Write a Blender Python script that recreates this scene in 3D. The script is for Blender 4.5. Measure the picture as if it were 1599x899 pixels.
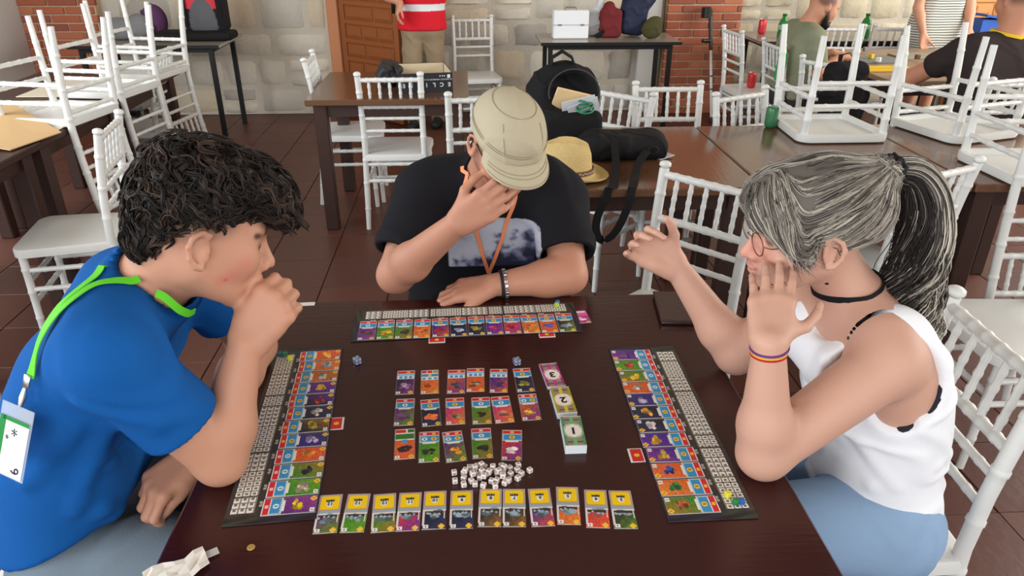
import bpy, bmesh, math, random
import numpy as np
from mathutils import Vector, Matrix, noise as mnoise

for o in list(bpy.data.objects):
    bpy.data.objects.remove(o, do_unlink=True)
scene = bpy.context.scene
COL = scene.collection

# ------------------------------------------------------------------ camera
def make_camera():
    f, h, pitch, yaw, roll = 1150.0, 1.6, math.radians(26.5), math.radians(3.4), math.radians(0.18)
    fw = Vector((math.sin(yaw)*math.cos(pitch), math.cos(yaw)*math.cos(pitch), -math.sin(pitch)))
    rt = Vector((math.cos(yaw), -math.sin(yaw), 0))
    up = rt.cross(fw)
    r2 = rt*math.cos(roll) + up*math.sin(roll)
    u2 = up*math.cos(roll) - rt*math.sin(roll)
    cd = bpy.data.cameras.new('camera'); co = bpy.data.objects.new('camera', cd); COL.objects.link(co)
    cd.sensor_width = 36.0; cd.lens = f/1599.0*36.0; cd.clip_start = 0.05; cd.clip_end = 100
    m = Matrix((r2, u2, -fw)).transposed().to_4x4(); m.translation = Vector((0, 0, h))
    co.matrix_world = m
    scene.camera = co
make_camera()

# ------------------------------------------------------------------ light
world = bpy.data.worlds.new('World'); scene.world = world; world.use_nodes = True
bg = world.node_tree.nodes['Background']
bg.inputs[0].default_value = (0.86, 0.93, 1.0, 1); bg.inputs[1].default_value = 0.62

def area(name, loc, target, sx, sy, power, color):
    l = bpy.data.lights.new(name, 'AREA'); l.shape = 'RECTANGLE'; l.size = sx; l.size_y = sy
    l.energy = power; l.color = color
    o = bpy.data.objects.new(name, l); COL.objects.link(o); o.location = loc
    o.rotation_euler = (Vector(target)-Vector(loc)).to_track_quat('-Z', 'Y').to_euler()
    return o
area('daylight_window_left', (-4.4, 0.2, 2.3), (0.0, 2.2, 0.7), 4.5, 2.0, 170, (0.90, 0.96, 1.0))
area('daylight_window_right', (5.6, 1.2, 2.4), (0.6, 2.2, 0.7), 4.5, 2.0, 150, (1.0, 0.96, 0.90))
area('fill_light_far_right', (6.0, 4.6, 2.3), (1.2, 6.2, 0.8), 3.0, 2.0, 140, (1.0, 0.96, 0.89))  # added fill that brightens the back of the hall, no actual window
area('daylight_window_far_left', (-3.6, 2.6, 2.2), (0.5, 6.6, 0.9), 1.6, 1.8, 60, (0.94, 0.97, 1.0))
area('daylight_window_rear', (-0.4, -3.6, 2.4), (0.0, 2.5, 0.8), 5.0, 1.8, 150, (1.0, 0.98, 0.95))

vs = scene.view_settings
vs.view_transform = 'Standard'; vs.look = 'None'; vs.gamma = 1.0; vs.use_curve_mapping = False
vs.exposure = 0.12

# ------------------------------------------------------------------ materials
MATS = {}
def srgb(r, g, b):
    f = lambda c: c/12.92 if c <= 0.04045 else ((c+0.055)/1.055)**2.4
    return (f(r/255.0), f(g/255.0), f(b/255.0))
def mat(name, col, rough=0.5, spec=0.5, var=0.0, vscale=20.0, bump=0.0, bscale=60.0, metal=0.0, coat=0.0,
        alpha=1.0, trans=0.0, attr=None, col2=None, stretch=None, emit=0.0, sss=0.0, detail=4.0, ior=None):
    if name in MATS: return MATS[name]
    m = bpy.data.materials.new(name); m.use_nodes = True
    nt = m.node_tree; nd = nt.nodes; ln = nt.links
    p = nd['Principled BSDF']
    c3 = tuple(col[:3])
    p.inputs['Base Color'].default_value = (*c3, 1)
    p.inputs['Roughness'].default_value = rough; p.inputs['Metallic'].default_value = metal
    p.inputs['Specular IOR Level'].default_value = spec
    if ior: p.inputs['IOR'].default_value = ior
    if coat: p.inputs['Coat Weight'].default_value = coat; p.inputs['Coat Roughness'].default_value = 0.12
    if alpha < 1: p.inputs['Alpha'].default_value = alpha
    if trans: p.inputs['Transmission Weight'].default_value = trans
    if sss:
        p.inputs['Subsurface Weight'].default_value = sss
        p.inputs['Subsurface Radius'].default_value = (0.012, 0.005, 0.003); p.inputs['Subsurface Scale'].default_value = 1.0
    tc = nd.new('ShaderNodeTexCoord'); mp = nd.new('ShaderNodeMapping')
    ln.new(tc.outputs['Object'], mp.inputs['Vector'])
    if stretch: mp.inputs['Scale'].default_value = stretch
    src = None
    if attr:
        a = nd.new('ShaderNodeAttribute'); a.attribute_name = attr; src = a.outputs['Color']
    if var or col2:
        n = nd.new('ShaderNodeTexNoise'); n.inputs['Scale'].default_value = vscale; n.inputs['Detail'].default_value = detail
        ln.new(mp.outputs['Vector'], n.inputs['Vector'])
        rp = nd.new('ShaderNodeValToRGB')
        if col2:
            rp.color_ramp.elements[0].position = 0.36; rp.color_ramp.elements[1].position = 0.66
            rp.color_ramp.elements[0].color = (*c3, 1); rp.color_ramp.elements[1].color = (*col2[:3], 1)
            src = rp.outputs['Color']
        else:
            rp.color_ramp.elements[0].position = 0.3; rp.color_ramp.elements[1].position = 0.7
            a0 = 1-var; a1 = 1+var
            rp.color_ramp.elements[0].color = (a0, a0, a0, 1); rp.color_ramp.elements[1].color = (a1, a1, a1, 1)
            mx = nd.new('ShaderNodeMix'); mx.data_type = 'RGBA'; mx.blend_type = 'MULTIPLY'
            mx.inputs['Factor'].default_value = 1.0
            if src is not None: ln.new(src, mx.inputs['A'])
            else: mx.inputs['A'].default_value = (*c3, 1)
            ln.new(rp.outputs['Color'], mx.inputs['B']); src = mx.outputs['Result']
    if src is not None: ln.new(src, p.inputs['Base Color'])
    if bump:
        n2 = nd.new('ShaderNodeTexNoise'); n2.inputs['Scale'].default_value = bscale; n2.inputs['Detail'].default_value = 5
        ln.new(mp.outputs['Vector'], n2.inputs['Vector'])
        bp = nd.new('ShaderNodeBump'); bp.inputs['Strength'].default_value = bump; bp.inputs['Distance'].default_value = 0.01
        ln.new(n2.outputs['Fac'], bp.inputs['Height']); ln.new(bp.outputs['Normal'], p.inputs['Normal'])
    if emit:
        p.inputs['Emission Strength'].default_value = emit; p.inputs['Emission Color'].default_value = (*c3, 1)
    MATS[name] = m
    return m

# ------------------------------------------------------------------ object helpers
def link(o, parent=None):
    COL.objects.link(o)
    if parent is not None: o.parent = parent
    return o
def tag(o, label=None, cat=None, group=None, kind=None):
    if label: o['label'] = label
    if cat: o['category'] = cat
    if group: o['group'] = group
    if kind: o['kind'] = kind
    return o
def thing(name, label, cat, loc=(0, 0, 0), rz=0.0, group=None, kind=None):
    o = bpy.data.objects.new(name, None); o.empty_display_size = 0.05
    COL.objects.link(o); o.location = loc; o.rotation_euler = (0, 0, rz)
    return tag(o, label, cat, group, kind)
def inst(name, mesh, parent=None, loc=(0, 0, 0), rot=(0, 0, 0), scale=None):
    o = bpy.data.objects.new(name, mesh); link(o, parent); o.location = loc; o.rotation_euler = rot
    if scale: o.scale = scale
    return o
def dup(root, loc, rot, label=None, group=None, parent=None):
    def cp(o, par):
        c = o.copy(); COL.objects.link(c); c.parent = par
        for ch in o.children: cp(ch, c)
        return c
    kids = list(root.children)
    r = root.copy(); COL.objects.link(r); r.parent = parent; r.location = loc; r.rotation_euler = rot
    for ch in kids: cp(ch, r)
    if label: r['label'] = label
    if group: r['group'] = group
    return r
def V(*a): return np.array(a, float)
def rotm(ax, ay, az):
    return np.array((Matrix.Rotation(az, 3, 'Z') @ Matrix.Rotation(ay, 3, 'Y') @ Matrix.Rotation(ax, 3, 'X')))

class MB:
    """mesh collector"""
    def __init__(s): s.v = []; s.f = []; s.m = []; s.mi = 0
    def add(s, vs, fs):
        o = len(s.v); s.v.extend([tuple(map(float, p)) for p in vs])
        for f in fs: s.f.append(tuple(i+o for i in f)); s.m.append(s.mi)
        return s
    def box(s, c, size, R=None, bev=0.0):
        c = np.array(c, float); h = np.array(size, float)/2
        if bev <= 0:
            P = [np.array((x, y, z))*h for x in (-1, 1) for y in (-1, 1) for z in (-1, 1)]
            F = [(0, 1, 3, 2), (4, 6, 7, 5), (0, 4, 5, 1), (2, 3, 7, 6), (0, 2, 6, 4), (1, 5, 7, 3)]
        else:
            b = min(bev, min(h)*0.95)
            prof = [(-1, -1), (1, -1), (1, 1), (-1, 1)]
            def ring(ix, iy, z):
                out = []
                for (sx, sy) in prof:
                    out.append(np.array((sx*ix, sy*iy, z)))
                return out
            # chamfered box: 8 corners -> 24 verts
            P = []; F = []
            idx = {}
            for sx in (-1, 1):
                for sy in (-1, 1):
                    for sz in (-1, 1):
                        for a in range(3):
                            q = np.array((sx, sy, sz), float)*h
                            for bax in range(3):
                                if bax != a: q[bax] -= (sx, sy, sz)[bax]*b
                            idx[(sx, sy, sz, a)] = len(P); P.append(q)
            for a in range(3):
                u, w = [i for i in range(3) if i != a]
                for sg in (-1, 1):
                    q = []
                    for (su, sw) in ((-1, -1), (1, -1), (1, 1), (-1, 1)):
                        t = [0, 0, 0]; t[a] = sg; t[u] = su; t[w] = sw
                        q.append(idx[(t[0], t[1], t[2], a)])
                    F.append(tuple(q))
            for a in range(3):      # edges along axis a
                u, w = [i for i in range(3) if i != a]
                for su in (-1, 1):
                    for sw in (-1, 1):
                        q = []
                        for (sa, face) in ((-1, u), (1, u), (1, w), (-1, w)):
                            t = [0, 0, 0]; t[a] = sa; t[u] = su; t[w] = sw
                            q.append(idx[(t[0], t[1], t[2], face)])
                        F.append(tuple(q))
            for sx in (-1, 1):
                for sy in (-1, 1):
                    for sz in (-1, 1):
                        F.append(tuple(idx[(sx, sy, sz, a)] for a in range(3)))
        if R is not None: P = [np.asarray(R) @ p for p in P]
        return s.add([p + c for p in P], F)
    def tube(s, pts, rad, n=8, caps=True, flat=None, up=None):
        pts = [np.array(p, float) for p in pts]; k = len(pts)
        if not hasattr(rad, '__len__'): rad = [rad]*k
        T = []
        for i in range(k):
            d = pts[min(i+1, k-1)] - pts[max(i-1, 0)]
            T.append(d/(np.linalg.norm(d)+1e-12))
        u = np.array(up, float) if up is not None else (np.array((0, 0, 1.0)) if abs(T[0][2]) < 0.9 else np.array((1.0, 0, 0)))
        P = []; F = []
        for i in range(k):
            u = u - T[i]*np.dot(u, T[i]); u /= (np.linalg.norm(u)+1e-12)
            w = np.cross(T[i], u)
            for j in range(n):
                a = 2*math.pi*j/n
                if flat: P.append(pts[i] + u*math.cos(a)*rad[i]*flat + w*math.sin(a)*rad[i])
                else: P.append(pts[i] + (u*math.cos(a) + w*math.sin(a))*rad[i])
        for i in range(k-1):
            for j in range(n):
                a = i*n+j; b = i*n+(j+1) % n
                F.append((a, b, b+n, a+n))
        if caps:
            F.append(tuple(reversed(range(n)))); F.append(tuple(range((k-1)*n, k*n)))
        return s.add(P, F)
    def lathe(s, prof, n=20, c=(0, 0, 0), R=None, sx=1.0, sy=1.0):
        P = []; F = []; k = len(prof)
        for (r, z) in prof:
            for j in range(n):
                a = 2*math.pi*j/n; p = np.array((r*math.cos(a)*sx, r*math.sin(a)*sy, z))
                if R is not None: p = np.asarray(R) @ p
                P.append(p + np.array(c, float))
        for i in range(k-1):
            for j in range(n):
                a = i*n+j; b = i*n+(j+1) % n
                F.append((a, b, b+n, a+n))
        F.append(tuple(reversed(range(n)))); F.append(tuple(range((k-1)*n, k*n)))
        return s.add(P, F)
    def prism(s, poly, z0, z1, M=None):
        """polygon (x,y) extruded in z; M optional function on points"""
        n = len(poly)
        P = [np.array((x, y, z0)) for x, y in poly] + [np.array((x, y, z1)) for x, y in poly]
        F = [tuple(reversed(range(n))), tuple(range(n, 2*n))] + [(i, (i+1) % n, n+(i+1) % n, n+i) for i in range(n)]
        if M is not None: P = [M(p) for p in P]
        return s.add(P, F)
    def ribbon(s, pts, wdir, w, t=0.0015):
        """flat strap along pts; wdir: list of width directions"""
        P = []; F = []; k = len(pts)
        for i in range(k):
            p = np.array(pts[i], float); d = np.array(pts[min(i+1, k-1)], float) - np.array(pts[max(i-1, 0)], float)
            d /= np.linalg.norm(d)+1e-12
            u = np.array(wdir[i] if isinstance(wdir, list) else wdir, float); u -= d*np.dot(u, d); u /= np.linalg.norm(u)+1e-12
            nn = np.cross(d, u)
            P += [p-u*w/2-nn*t, p+u*w/2-nn*t, p+u*w/2+nn*t, p-u*w/2+nn*t]
        for i in range(k-1):
            for j in range(4):
                a = i*4+j; b = i*4+(j+1) % 4
                F.append((a, b, b+4, a+4))
        F.append((3, 2, 1, 0)); F.append(tuple(range((k-1)*4, k*4)))
        return s.add(P, F)
    def mesh(s, name, mats, smooth=False):
        me = bpy.data.meshes.new(name)
        me.from_pydata(s.v, [], s.f)
        if not isinstance(mats, (list, tuple)): mats = [mats]
        for m in mats: me.materials.append(m)
        if len(mats) > 1: me.polygons.foreach_set('material_index', s.m)
        bm = bmesh.new(); bm.from_mesh(me); bmesh.ops.recalc_face_normals(bm, faces=bm.faces); bm.to_mesh(me); bm.free()
        if smooth:
            me.polygons.foreach_set('use_smooth', [True]*len(me.polygons))
            try: me.set_sharp_from_angle(angle=math.radians(smooth if smooth > 1 else 50))
            except Exception: pass
        me.update()
        return me
    def build(s, name, mats, parent=None, smooth=False, loc=(0, 0, 0), rot=(0, 0, 0)):
        return inst(name, s.mesh(name, mats, smooth), parent, loc, rot)

def text_mesh(txt, size, mat_, extrude=0.0003, bold=0.0):
    cu = bpy.data.curves.new('lettering', 'FONT'); cu.body = txt; cu.size = size; cu.extrude = extrude; cu.offset = bold
    cu.align_x = 'CENTER'; cu.align_y = 'CENTER'; cu.resolution_u = 3
    o = bpy.data.objects.new('lettering', cu); COL.objects.link(o)
    dg = bpy.context.evaluated_depsgraph_get(); dg.update()
    me = bpy.data.meshes.new_from_object(o.evaluated_get(dg))
    bpy.data.objects.remove(o, do_unlink=True); bpy.data.curves.remove(cu)
    me.materials.clear(); me.materials.append(mat_)
    return me

# ------------------------------------------------------------------ signed distance modelling for bodies and soft things
def _ln(a): return np.sqrt(np.einsum('...i,...i->...', a, a))
class P_rc:      # round cone a->b
    def __init__(s, a, b, ra, rb):
        s.a = np.array(a, np.float32); s.b = np.array(b, np.float32); s.ra = ra; s.rb = rb
        s.lo = np.minimum(s.a-ra, s.b-rb); s.hi = np.maximum(s.a+ra, s.b+rb)
    def __call__(s, p):
        ba = s.b-s.a; l2 = float(ba @ ba)
        if l2 < 1e-9: return _ln(p-s.a)-max(s.ra, s.rb)
        rr = s.ra-s.rb; a2 = l2-rr*rr; il2 = 1.0/l2
        pa = p-s.a; pp = np.einsum('...i,...i->...', pa, pa)
        if a2 <= 1e-9: return np.minimum(np.sqrt(pp)-s.ra, _ln(p-s.b)-s.rb)
        y = pa @ (ba*np.float32(il2))                     # 0..1 along the axis
        q = np.sqrt(np.maximum(pp-y*y*np.float32(l2), 0)) # distance from the axis
        # shift of the contact point for the slanted side
        t = np.clip(y+q*np.float32(rr/math.sqrt(l2)/math.sqrt(a2)), 0, 1)
        e = (y-t)*np.float32(math.sqrt(l2))
        return np.sqrt(q*q+e*e)-(s.ra-rr*t)
class P_ell:
    def __init__(s, c, r, R=None):
        s.c = np.array(c, np.float32); s.r = np.array(r, np.float32); s.R = None if R is None else np.array(R, np.float32)
        e = s.r if R is None else np.sqrt((s.R**2) @ (s.r**2))
        s.lo = s.c-e; s.hi = s.c+e
    def __call__(s, p):
        q = p-s.c
        if s.R is not None: q = q @ s.R
        k0 = _ln(q/s.r); k1 = _ln(q/(s.r*s.r))
        return k0*(k0-1)/np.maximum(k1, 1e-6)
class P_box:
    def __init__(s, c, h, R=None, rnd=0.0):
        s.c = np.array(c, np.float32); s.h = np.array(h, np.float32)-rnd; s.R = None if R is None else np.array(R, np.float32); s.rnd = rnd
        hh = np.array(h, np.float32)
        e = hh if R is None else np.abs(s.R) @ hh
        s.lo = s.c-e; s.hi = s.c+e
    def __call__(s, p):
        q = p-s.c
        if s.R is not None: q = q @ s.R
        q = np.abs(q)-s.h
        return _ln(np.maximum(q, 0)) + np.minimum(q.max(-1), 0) - s.rnd
class P_plane:   # half space: inside where (p-c).n < 0
    def __init__(s, c, n):
        s.c = np.array(c, np.float32); n = np.array(n, np.float32); s.n = n/np.linalg.norm(n)
        s.lo = np.full(3, -9, np.float32); s.hi = np.full(3, 9, np.float32)
    def __call__(s, p): return (p-s.c) @ s.n
class P_off:
    def __init__(s, q, off): s.q = q; s.off = off; s.lo = q.lo-off; s.hi = q.hi+off
    def __call__(s, p): return s.q(p)-s.off

class SDF:
    def __init__(s): s.ops = []
    def u(s, prim, k=0.01): s.ops.append(('u', prim, k)); return s
    def sub(s, prim, k=0.005): s.ops.append(('s', prim, k)); return s
    def inter(s, prim, k=0.003): s.ops.append(('i', prim, k)); return s
    @property
    def lo(s): return np.min([o[1].lo-o[2] for o in s.ops if o[0] == 'u'], 0)
    @property
    def hi(s): return np.max([o[1].hi+o[2] for o in s.ops if o[0] == 'u'], 0)
    def __call__(s, p, lo=None, hi=None, mg=0.005):
        d = np.full(p.shape[:-1], 1.0, np.float32); first = True
        for op, pr, k in s.ops:
            if lo is not None and not isinstance(pr, P_plane):
                m = mg+k
                if np.any(pr.lo-m > hi) or np.any(pr.hi+m < lo): continue
            e = pr(p)
            if op == 'u':
                if first: d = e; first = False; continue
                h = np.maximum(np.float32(k)-np.abs(d-e), 0); d = np.minimum(d, e)-h*h*np.float32(0.25/k)
            elif op == 's':
                e = -e; h = np.maximum(k-np.abs(d-e), 0)/k; d = np.maximum(d, e)+h*h*k*0.25
            else:
                h = np.maximum(k-np.abs(d-e), 0)/k; d = np.maximum(d, e)+h*h*k*0.25
        return d
    def snap(s, P, off=0.0, it=8):
        P = np.array(P, np.float32).copy(); e = 1e-3
        for _ in range(it):
            d = s(P)
            g = np.stack([(s(P+np.array(v, np.float32)*e)-s(P-np.array(v, np.float32)*e))/(2*e) for v in ((1, 0, 0), (0, 1, 0), (0, 0, 1))], -1)
            g /= np.maximum((g*g).sum(-1, keepdims=True), 0.15)
            P -= g*np.clip(d-off, -0.03, 0.03)[:, None]
        return P
    def normal(s, P):
        P = np.array(P, np.float32); e = 1e-3
        g = np.stack([(s(P+np.array(v, np.float32)*e)-s(P-np.array(v, np.float32)*e)) for v in ((1, 0, 0), (0, 1, 0), (0, 0, 1))], -1)
        return g/np.maximum(_ln(g)[:, None], 1e-9)

def sdf_mesh(sdf, h, name):
    """sparse surface nets; returns verts (N,3), quads (M,4)"""
    B = 16
    lo = np.floor((sdf.lo-2*h)/h).astype(int); hi = np.ceil((sdf.hi+2*h)/h).astype(int)
    nb = (hi-lo)//B+1
    gi = np.stack(np.meshgrid(*[np.arange(n) for n in nb], indexing='ij'), -1).reshape(-1, 3)
    cen = ((lo+gi*B+B/2)*h).astype(np.float32)
    dc = np.concatenate([sdf(cen[i:i+20000]) for i in range(0, len(cen), 20000)])
    act = gi[np.abs(dc) < B*h*0.87*1.2]
    NY = int(nb[1]*B+4); NZ = int(nb[2]*B+4)
    loc = np.stack(np.meshgrid(*[np.arange(B+1)]*3, indexing='ij'), -1)
    ids = []; pos = []; quads = []
    for b in act:
        base = lo+b*B
        p = ((base+loc)*h).astype(np.float32)
        d = sdf(p, p[0, 0, 0], p[-1, -1, -1])
        sg = d < 0
        if sg.all() or not sg.any(): continue
        c = [d[x:B+x, y:B+y, z:B+z] for x in (0, 1) for y in (0, 1) for z in (0, 1)]
        st = np.stack(c, -1); neg = st < 0; cnt = neg.sum(-1)
        ii = np.argwhere((cnt > 0) & (cnt < 8))
        if len(ii):
            v = st[ii[:, 0], ii[:, 1], ii[:, 2]]
            acc = np.zeros((len(ii), 3)); n = np.zeros(len(ii))
            co = [(x, y, z) for x in (0, 1) for y in (0, 1) for z in (0, 1)]
            for a in range(8):
                for bb in range(a+1, 8):
                    if sum(abs(co[a][q]-co[bb][q]) for q in range(3)) != 1: continue
                    m = (v[:, a] < 0) != (v[:, bb] < 0)
                    t = np.where(m, v[:, a]/np.where(m, v[:, a]-v[:, bb], 1), 0)
                    q = np.array(co[a])+t[:, None]*(np.array(co[bb])-np.array(co[a]))
                    acc += q*m[:, None]; n += m
            g = b*B+ii
            ids.append((g[:, 0].astype(np.int64)*NY+g[:, 1])*NZ+g[:, 2])
            pos.append((base+ii+acc/n[:, None])*h)
        for ax in range(3):
            a0 = [slice(0, B)]*3; a1 = [slice(0, B)]*3; a1[ax] = slice(1, B+1)
            s0 = sg[tuple(a0)]; s1 = sg[tuple(a1)]
            e = np.argwhere(s0 != s1)
            if not len(e): continue
            fl = s0[e[:, 0], e[:, 1], e[:, 2]]
            g = (b*B+e).astype(np.int64)
            u, w = [(1, 2), (2, 0), (0, 1)][ax]
            cs = []
            for du, dw in ((0, 0), (-1, 0), (-1, -1), (0, -1)):
                q = g.copy(); q[:, u] += du; q[:, w] += dw
                cs.append((q[:, 0]*NY+q[:, 1])*NZ+q[:, 2])
            cs = np.stack(cs, 1)
            cs[~fl] = cs[~fl][:, ::-1]
            quads.append(cs)
    ids = np.concatenate(ids); pos = np.concatenate(pos); quads = np.concatenate(quads)
    order = np.argsort(ids); ids = ids[order]; pos = pos[order]
    j = np.searchsorted(ids, quads); j = np.minimum(j, len(ids)-1)
    ok = (ids[j] == quads).all(1)
    return pos, j[ok]

def relax(pos, quads, it=2, lam=0.5):
    n = len(pos); e = np.concatenate([quads[:, [0, 1]], quads[:, [1, 2]], quads[:, [2, 3]], quads[:, [3, 0]]])
    for _ in range(it):
        acc = np.zeros((n, 3)); c = np.zeros(n)
        for q in range(3): acc[:, q] = np.bincount(e[:, 0], pos[e[:, 1], q], n)+np.bincount(e[:, 1], pos[e[:, 0], q], n)
        c = np.bincount(e[:, 0], minlength=n)+np.bincount(e[:, 1], minlength=n)
        pos = pos+(acc/np.maximum(c, 1)[:, None]-pos)*lam
    return pos
def vnormals(pos, quads):
    a = pos[quads[:, 2]]-pos[quads[:, 0]]; b = pos[quads[:, 3]]-pos[quads[:, 1]]
    fn = np.cross(a, b); n = len(pos); out = np.zeros((n, 3))
    for k in range(4):
        for q in range(3): out[:, q] += np.bincount(quads[:, k], fn[:, q], n)
    return out/np.maximum(np.linalg.norm(out, axis=1)[:, None], 1e-12)
def raw_mesh(name, pos, faces, mat_, colors=None, smooth=True, attr='Col'):
    me = bpy.data.meshes.new(name)
    k = faces.shape[1]
    me.vertices.add(len(pos)); me.vertices.foreach_set('co', np.asarray(pos, np.float32).ravel())
    me.loops.add(faces.size); me.loops.foreach_set('vertex_index', faces.astype(np.int32).ravel())
    me.polygons.add(len(faces)); me.polygons.foreach_set('loop_start', np.arange(0, faces.size, k, dtype=np.int32))
    me.update(calc_edges=True); me.validate()
    if smooth: me.polygons.foreach_set('use_smooth', np.ones(len(me.polygons), bool))
    me.materials.append(mat_)
    if colors is not None:
        ca = me.color_attributes.new(attr, 'FLOAT_COLOR', 'POINT')
        c4 = np.ones((len(pos), 4), np.float32); c4[:, :3] = colors
        ca.data.foreach_set('color', c4.ravel())
    me.update()
    return me
def sstep(a, b, x):
    t = np.clip((x-a)/(b-a), 0, 1); return t*t*(3-2*t)
def soft(name, sdf, h, mat_, parent=None, base=None, paints=(), disp=None, it=2, clip=None, colfn=None):
    """mesh object from an sdf; paints: (prim, colour, d0, d1, strength)"""
    pos, q = sdf_mesh(sdf, h, name)
    pos = relax(pos, q, it)
    if disp is not None:
        n = vnormals(pos, q); pos = pos+n*disp(pos)[:, None]
    cols = None
    if base is not None:
        cols = np.tile(np.array(base, np.float32), (len(pos), 1)); P = pos.astype(np.float32)
        if colfn is not None: cols = colfn(P, cols)
        for pr, c, d0, d1, st in paints:
            w = (1-sstep(d0, d1, pr(P)))*st
            cols = cols*(1-w[:, None])+np.array(c, np.float32)*w[:, None]
    me = raw_mesh(name, pos, q, mat_, cols)
    return inst(name, me, parent)
def wrinkle(amp, freq, dirs, seed=0.0):
    def f(p):
        o = np.zeros(len(p)); r = np.random.RandomState(int(seed*10)+3)
        for d in dirs:
            d = np.array(d, float); d /= np.linalg.norm(d)
            a = p @ d
            w = np.sin(p @ r.randn(3)*freq*0.35+r.rand()*6)+0.7*np.sin(p @ r.randn(3)*freq*0.5+r.rand()*6)
            gate = np.clip(np.sin(p @ r.randn(3)*freq*0.22+r.rand()*6)+0.25, 0, 1)
            o += np.maximum(np.sin(a*freq+w*1.6+r.rand()*6), -0.3)**3*gate
        return o*amp
    return f
# ------------------------------------------------------------------ the setting
RND = random.Random(7)
WALL_Y = 6.9
M_mortar = mat('mortar', srgb(196, 188, 172), 0.95, 0.1, var=0.18, vscale=9, bump=0.6, bscale=40)
M_stones = [mat('stone_%d' % i, srgb(*c), 0.92, 0.15, var=0.22, vscale=5, bump=0.9, bscale=22, detail=8)
            for i, c in enumerate([(206, 199, 184), (196, 190, 178), (216, 208, 192), (172, 166, 157), (204, 190, 166)])]
M_warmlit = [mat('warmlit_stone_%d' % i, srgb(*c), 0.92, 0.15, var=0.22, vscale=5, bump=0.9, bscale=22, detail=8) for i, c in enumerate([(206, 197, 174), (214, 205, 184), (196, 186, 162)])]  # yellowish stones, with the warm light on the right wall put into their colour
M_brick = [mat('brick_%d' % i, srgb(*c), 0.9, 0.15, var=0.25, vscale=18, bump=0.5, bscale=70)
           for i, c in enumerate([(182, 108, 82), (168, 98, 76), (190, 120, 92), (158, 94, 76)])]
M_tiles = [mat('floor_tile_%d' % i, srgb(*c), 0.42, 0.4, var=0.16, vscale=6, bump=0.12, bscale=30)
           for i, c in enumerate([(94, 56, 45), (89, 52, 42), (99, 60, 49), (92, 57, 48)])]
M_grout = mat('floor_grout', srgb(84, 52, 43), 0.9, 0.2)
M_plaster = mat('plaster', srgb(205, 204, 200), 0.9, 0.2, var=0.05, vscale=3, bump=0.2, bscale=20)
M_ceiling = mat('ceiling_plaster', srgb(196, 184, 168), 0.9, 0.2, var=0.05, vscale=2)
M_door = mat('door_wood', srgb(150, 86, 44), 0.5, 0.4, var=0.25, vscale=5, stretch=(1, 1, 12), bump=0.2, bscale=30)
M_door_light = mat('door_wood_light', srgb(204, 142, 84), 0.5, 0.4, var=0.15, vscale=5, stretch=(1, 1, 12), bump=0.2, bscale=30)
M_frame = mat('door_frame_wood', srgb(196, 132, 92), 0.6, 0.3, var=0.12, vscale=5, stretch=(1, 1, 10))
M_iron = mat('black_iron', srgb(17, 17, 18), 0.6, 0.35)

floor = MB().box((0.9, 2.9, -0.02), (12.2, 9.0, 0.02)).build('floor', M_grout); tag(floor, 'dark red-brown terracotta tile floor of the hall', 'floor', kind='structure')
TS = 0.33
tile_mesh = []
for i, m in enumerate(M_tiles):
    tile_mesh.append(MB().box((0, 0, -0.005), (TS-0.004, TS-0.004, 0.01), bev=0.002).mesh('floor_tile', m))
rest = MB()
for ix in range(-15, 20):
    for iy in range(-4, 22):
        x = ix*TS+0.09; y = iy*TS+0.12
        if y > WALL_Y-0.03: continue
        if -2.5 < x < 2.75 and 1.75 < y:
            inst('floor_tile', RND.choice(tile_mesh), floor, (x, y, RND.uniform(-0.0008, 0.0006)), (RND.uniform(-.002, .002), RND.uniform(-.002, .002), 0))
        else:
            rest.mi = RND.randrange(4); rest.box((x, y, -0.005), (TS-0.004, TS-0.004, 0.01))
tag(rest.build('floor_tile_rest', M_tiles, floor), kind='stuff')

WH = 3.3
def wall_core(x0, x1, z0, z1, name='wall_core', parent=None):
    return MB().box(((x0+x1)/2, WALL_Y+0.16, (z0+z1)/2), (x1-x0, 0.28, z1-z0)).build(name, M_mortar, parent)
wall = MB()
wall.box((-2.5, WALL_Y+0.148, WH/2), (2.6, 0.28, WH))
wall.box((2.55, WALL_Y+0.148, WH/2), (6.1, 0.28, WH))
wall.box((-0.85, WALL_Y+0.148, (2.1+WH)/2), (0.72, 0.28, WH-2.1))
wall_back = wall.build('wall_back', M_mortar); tag(wall_back, 'pale rubble stone wall at the far end of the hall', 'wall', kind='structure')

def stone_mesh(w, h, m, seed):
    r = random.Random(seed); nx, ny = 6, 5
    P = []; F = []
    cut = [r.uniform(0, 0.10)*min(w, h) for _ in range(4)]
    for j in range(ny):
        for i in range(nx):
            u = i/(nx-1)*2-1; v = j/(ny-1)*2-1
            ex = 1-max(abs(u), abs(v))
            d = 0.0 if ex < 0.01 else 0.027+r.uniform(-0.008, 0.010)
            if d == 0.0: d = -0.002
            x = u*w/2; z = v*h/2
            if 0 < i < nx-1 and 0 < j < ny-1:
                sx = 0.84 if True else 1
                x = (u*1.28)*w/2*0.97; z = (v*1.5)*h/2*0.93
                x = max(-w/2*0.9, min(w/2*0.9, x)); z = max(-h/2*0.86, min(h/2*0.86, z))
            else:
                x += r.uniform(-.014, .004)*np.sign(u); z += r.uniform(-.012, .004)*np.sign(v)
                if (i in (0, nx-1)) and (j in (0, ny-1)):
                    c = cut[(i > 0)+2*(j > 0)]; x -= np.sign(u)*c*0.6; z -= np.sign(v)*c*0.6
            P.append((x, -d+0.0, z))
    for j in range(ny-1):
        for i in range(nx-1):
            a = j*nx+i; F.append((a, a+1, a+nx+1, a+nx))
    return MB().add(P, F).mesh('stone', m, smooth=60)
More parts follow.
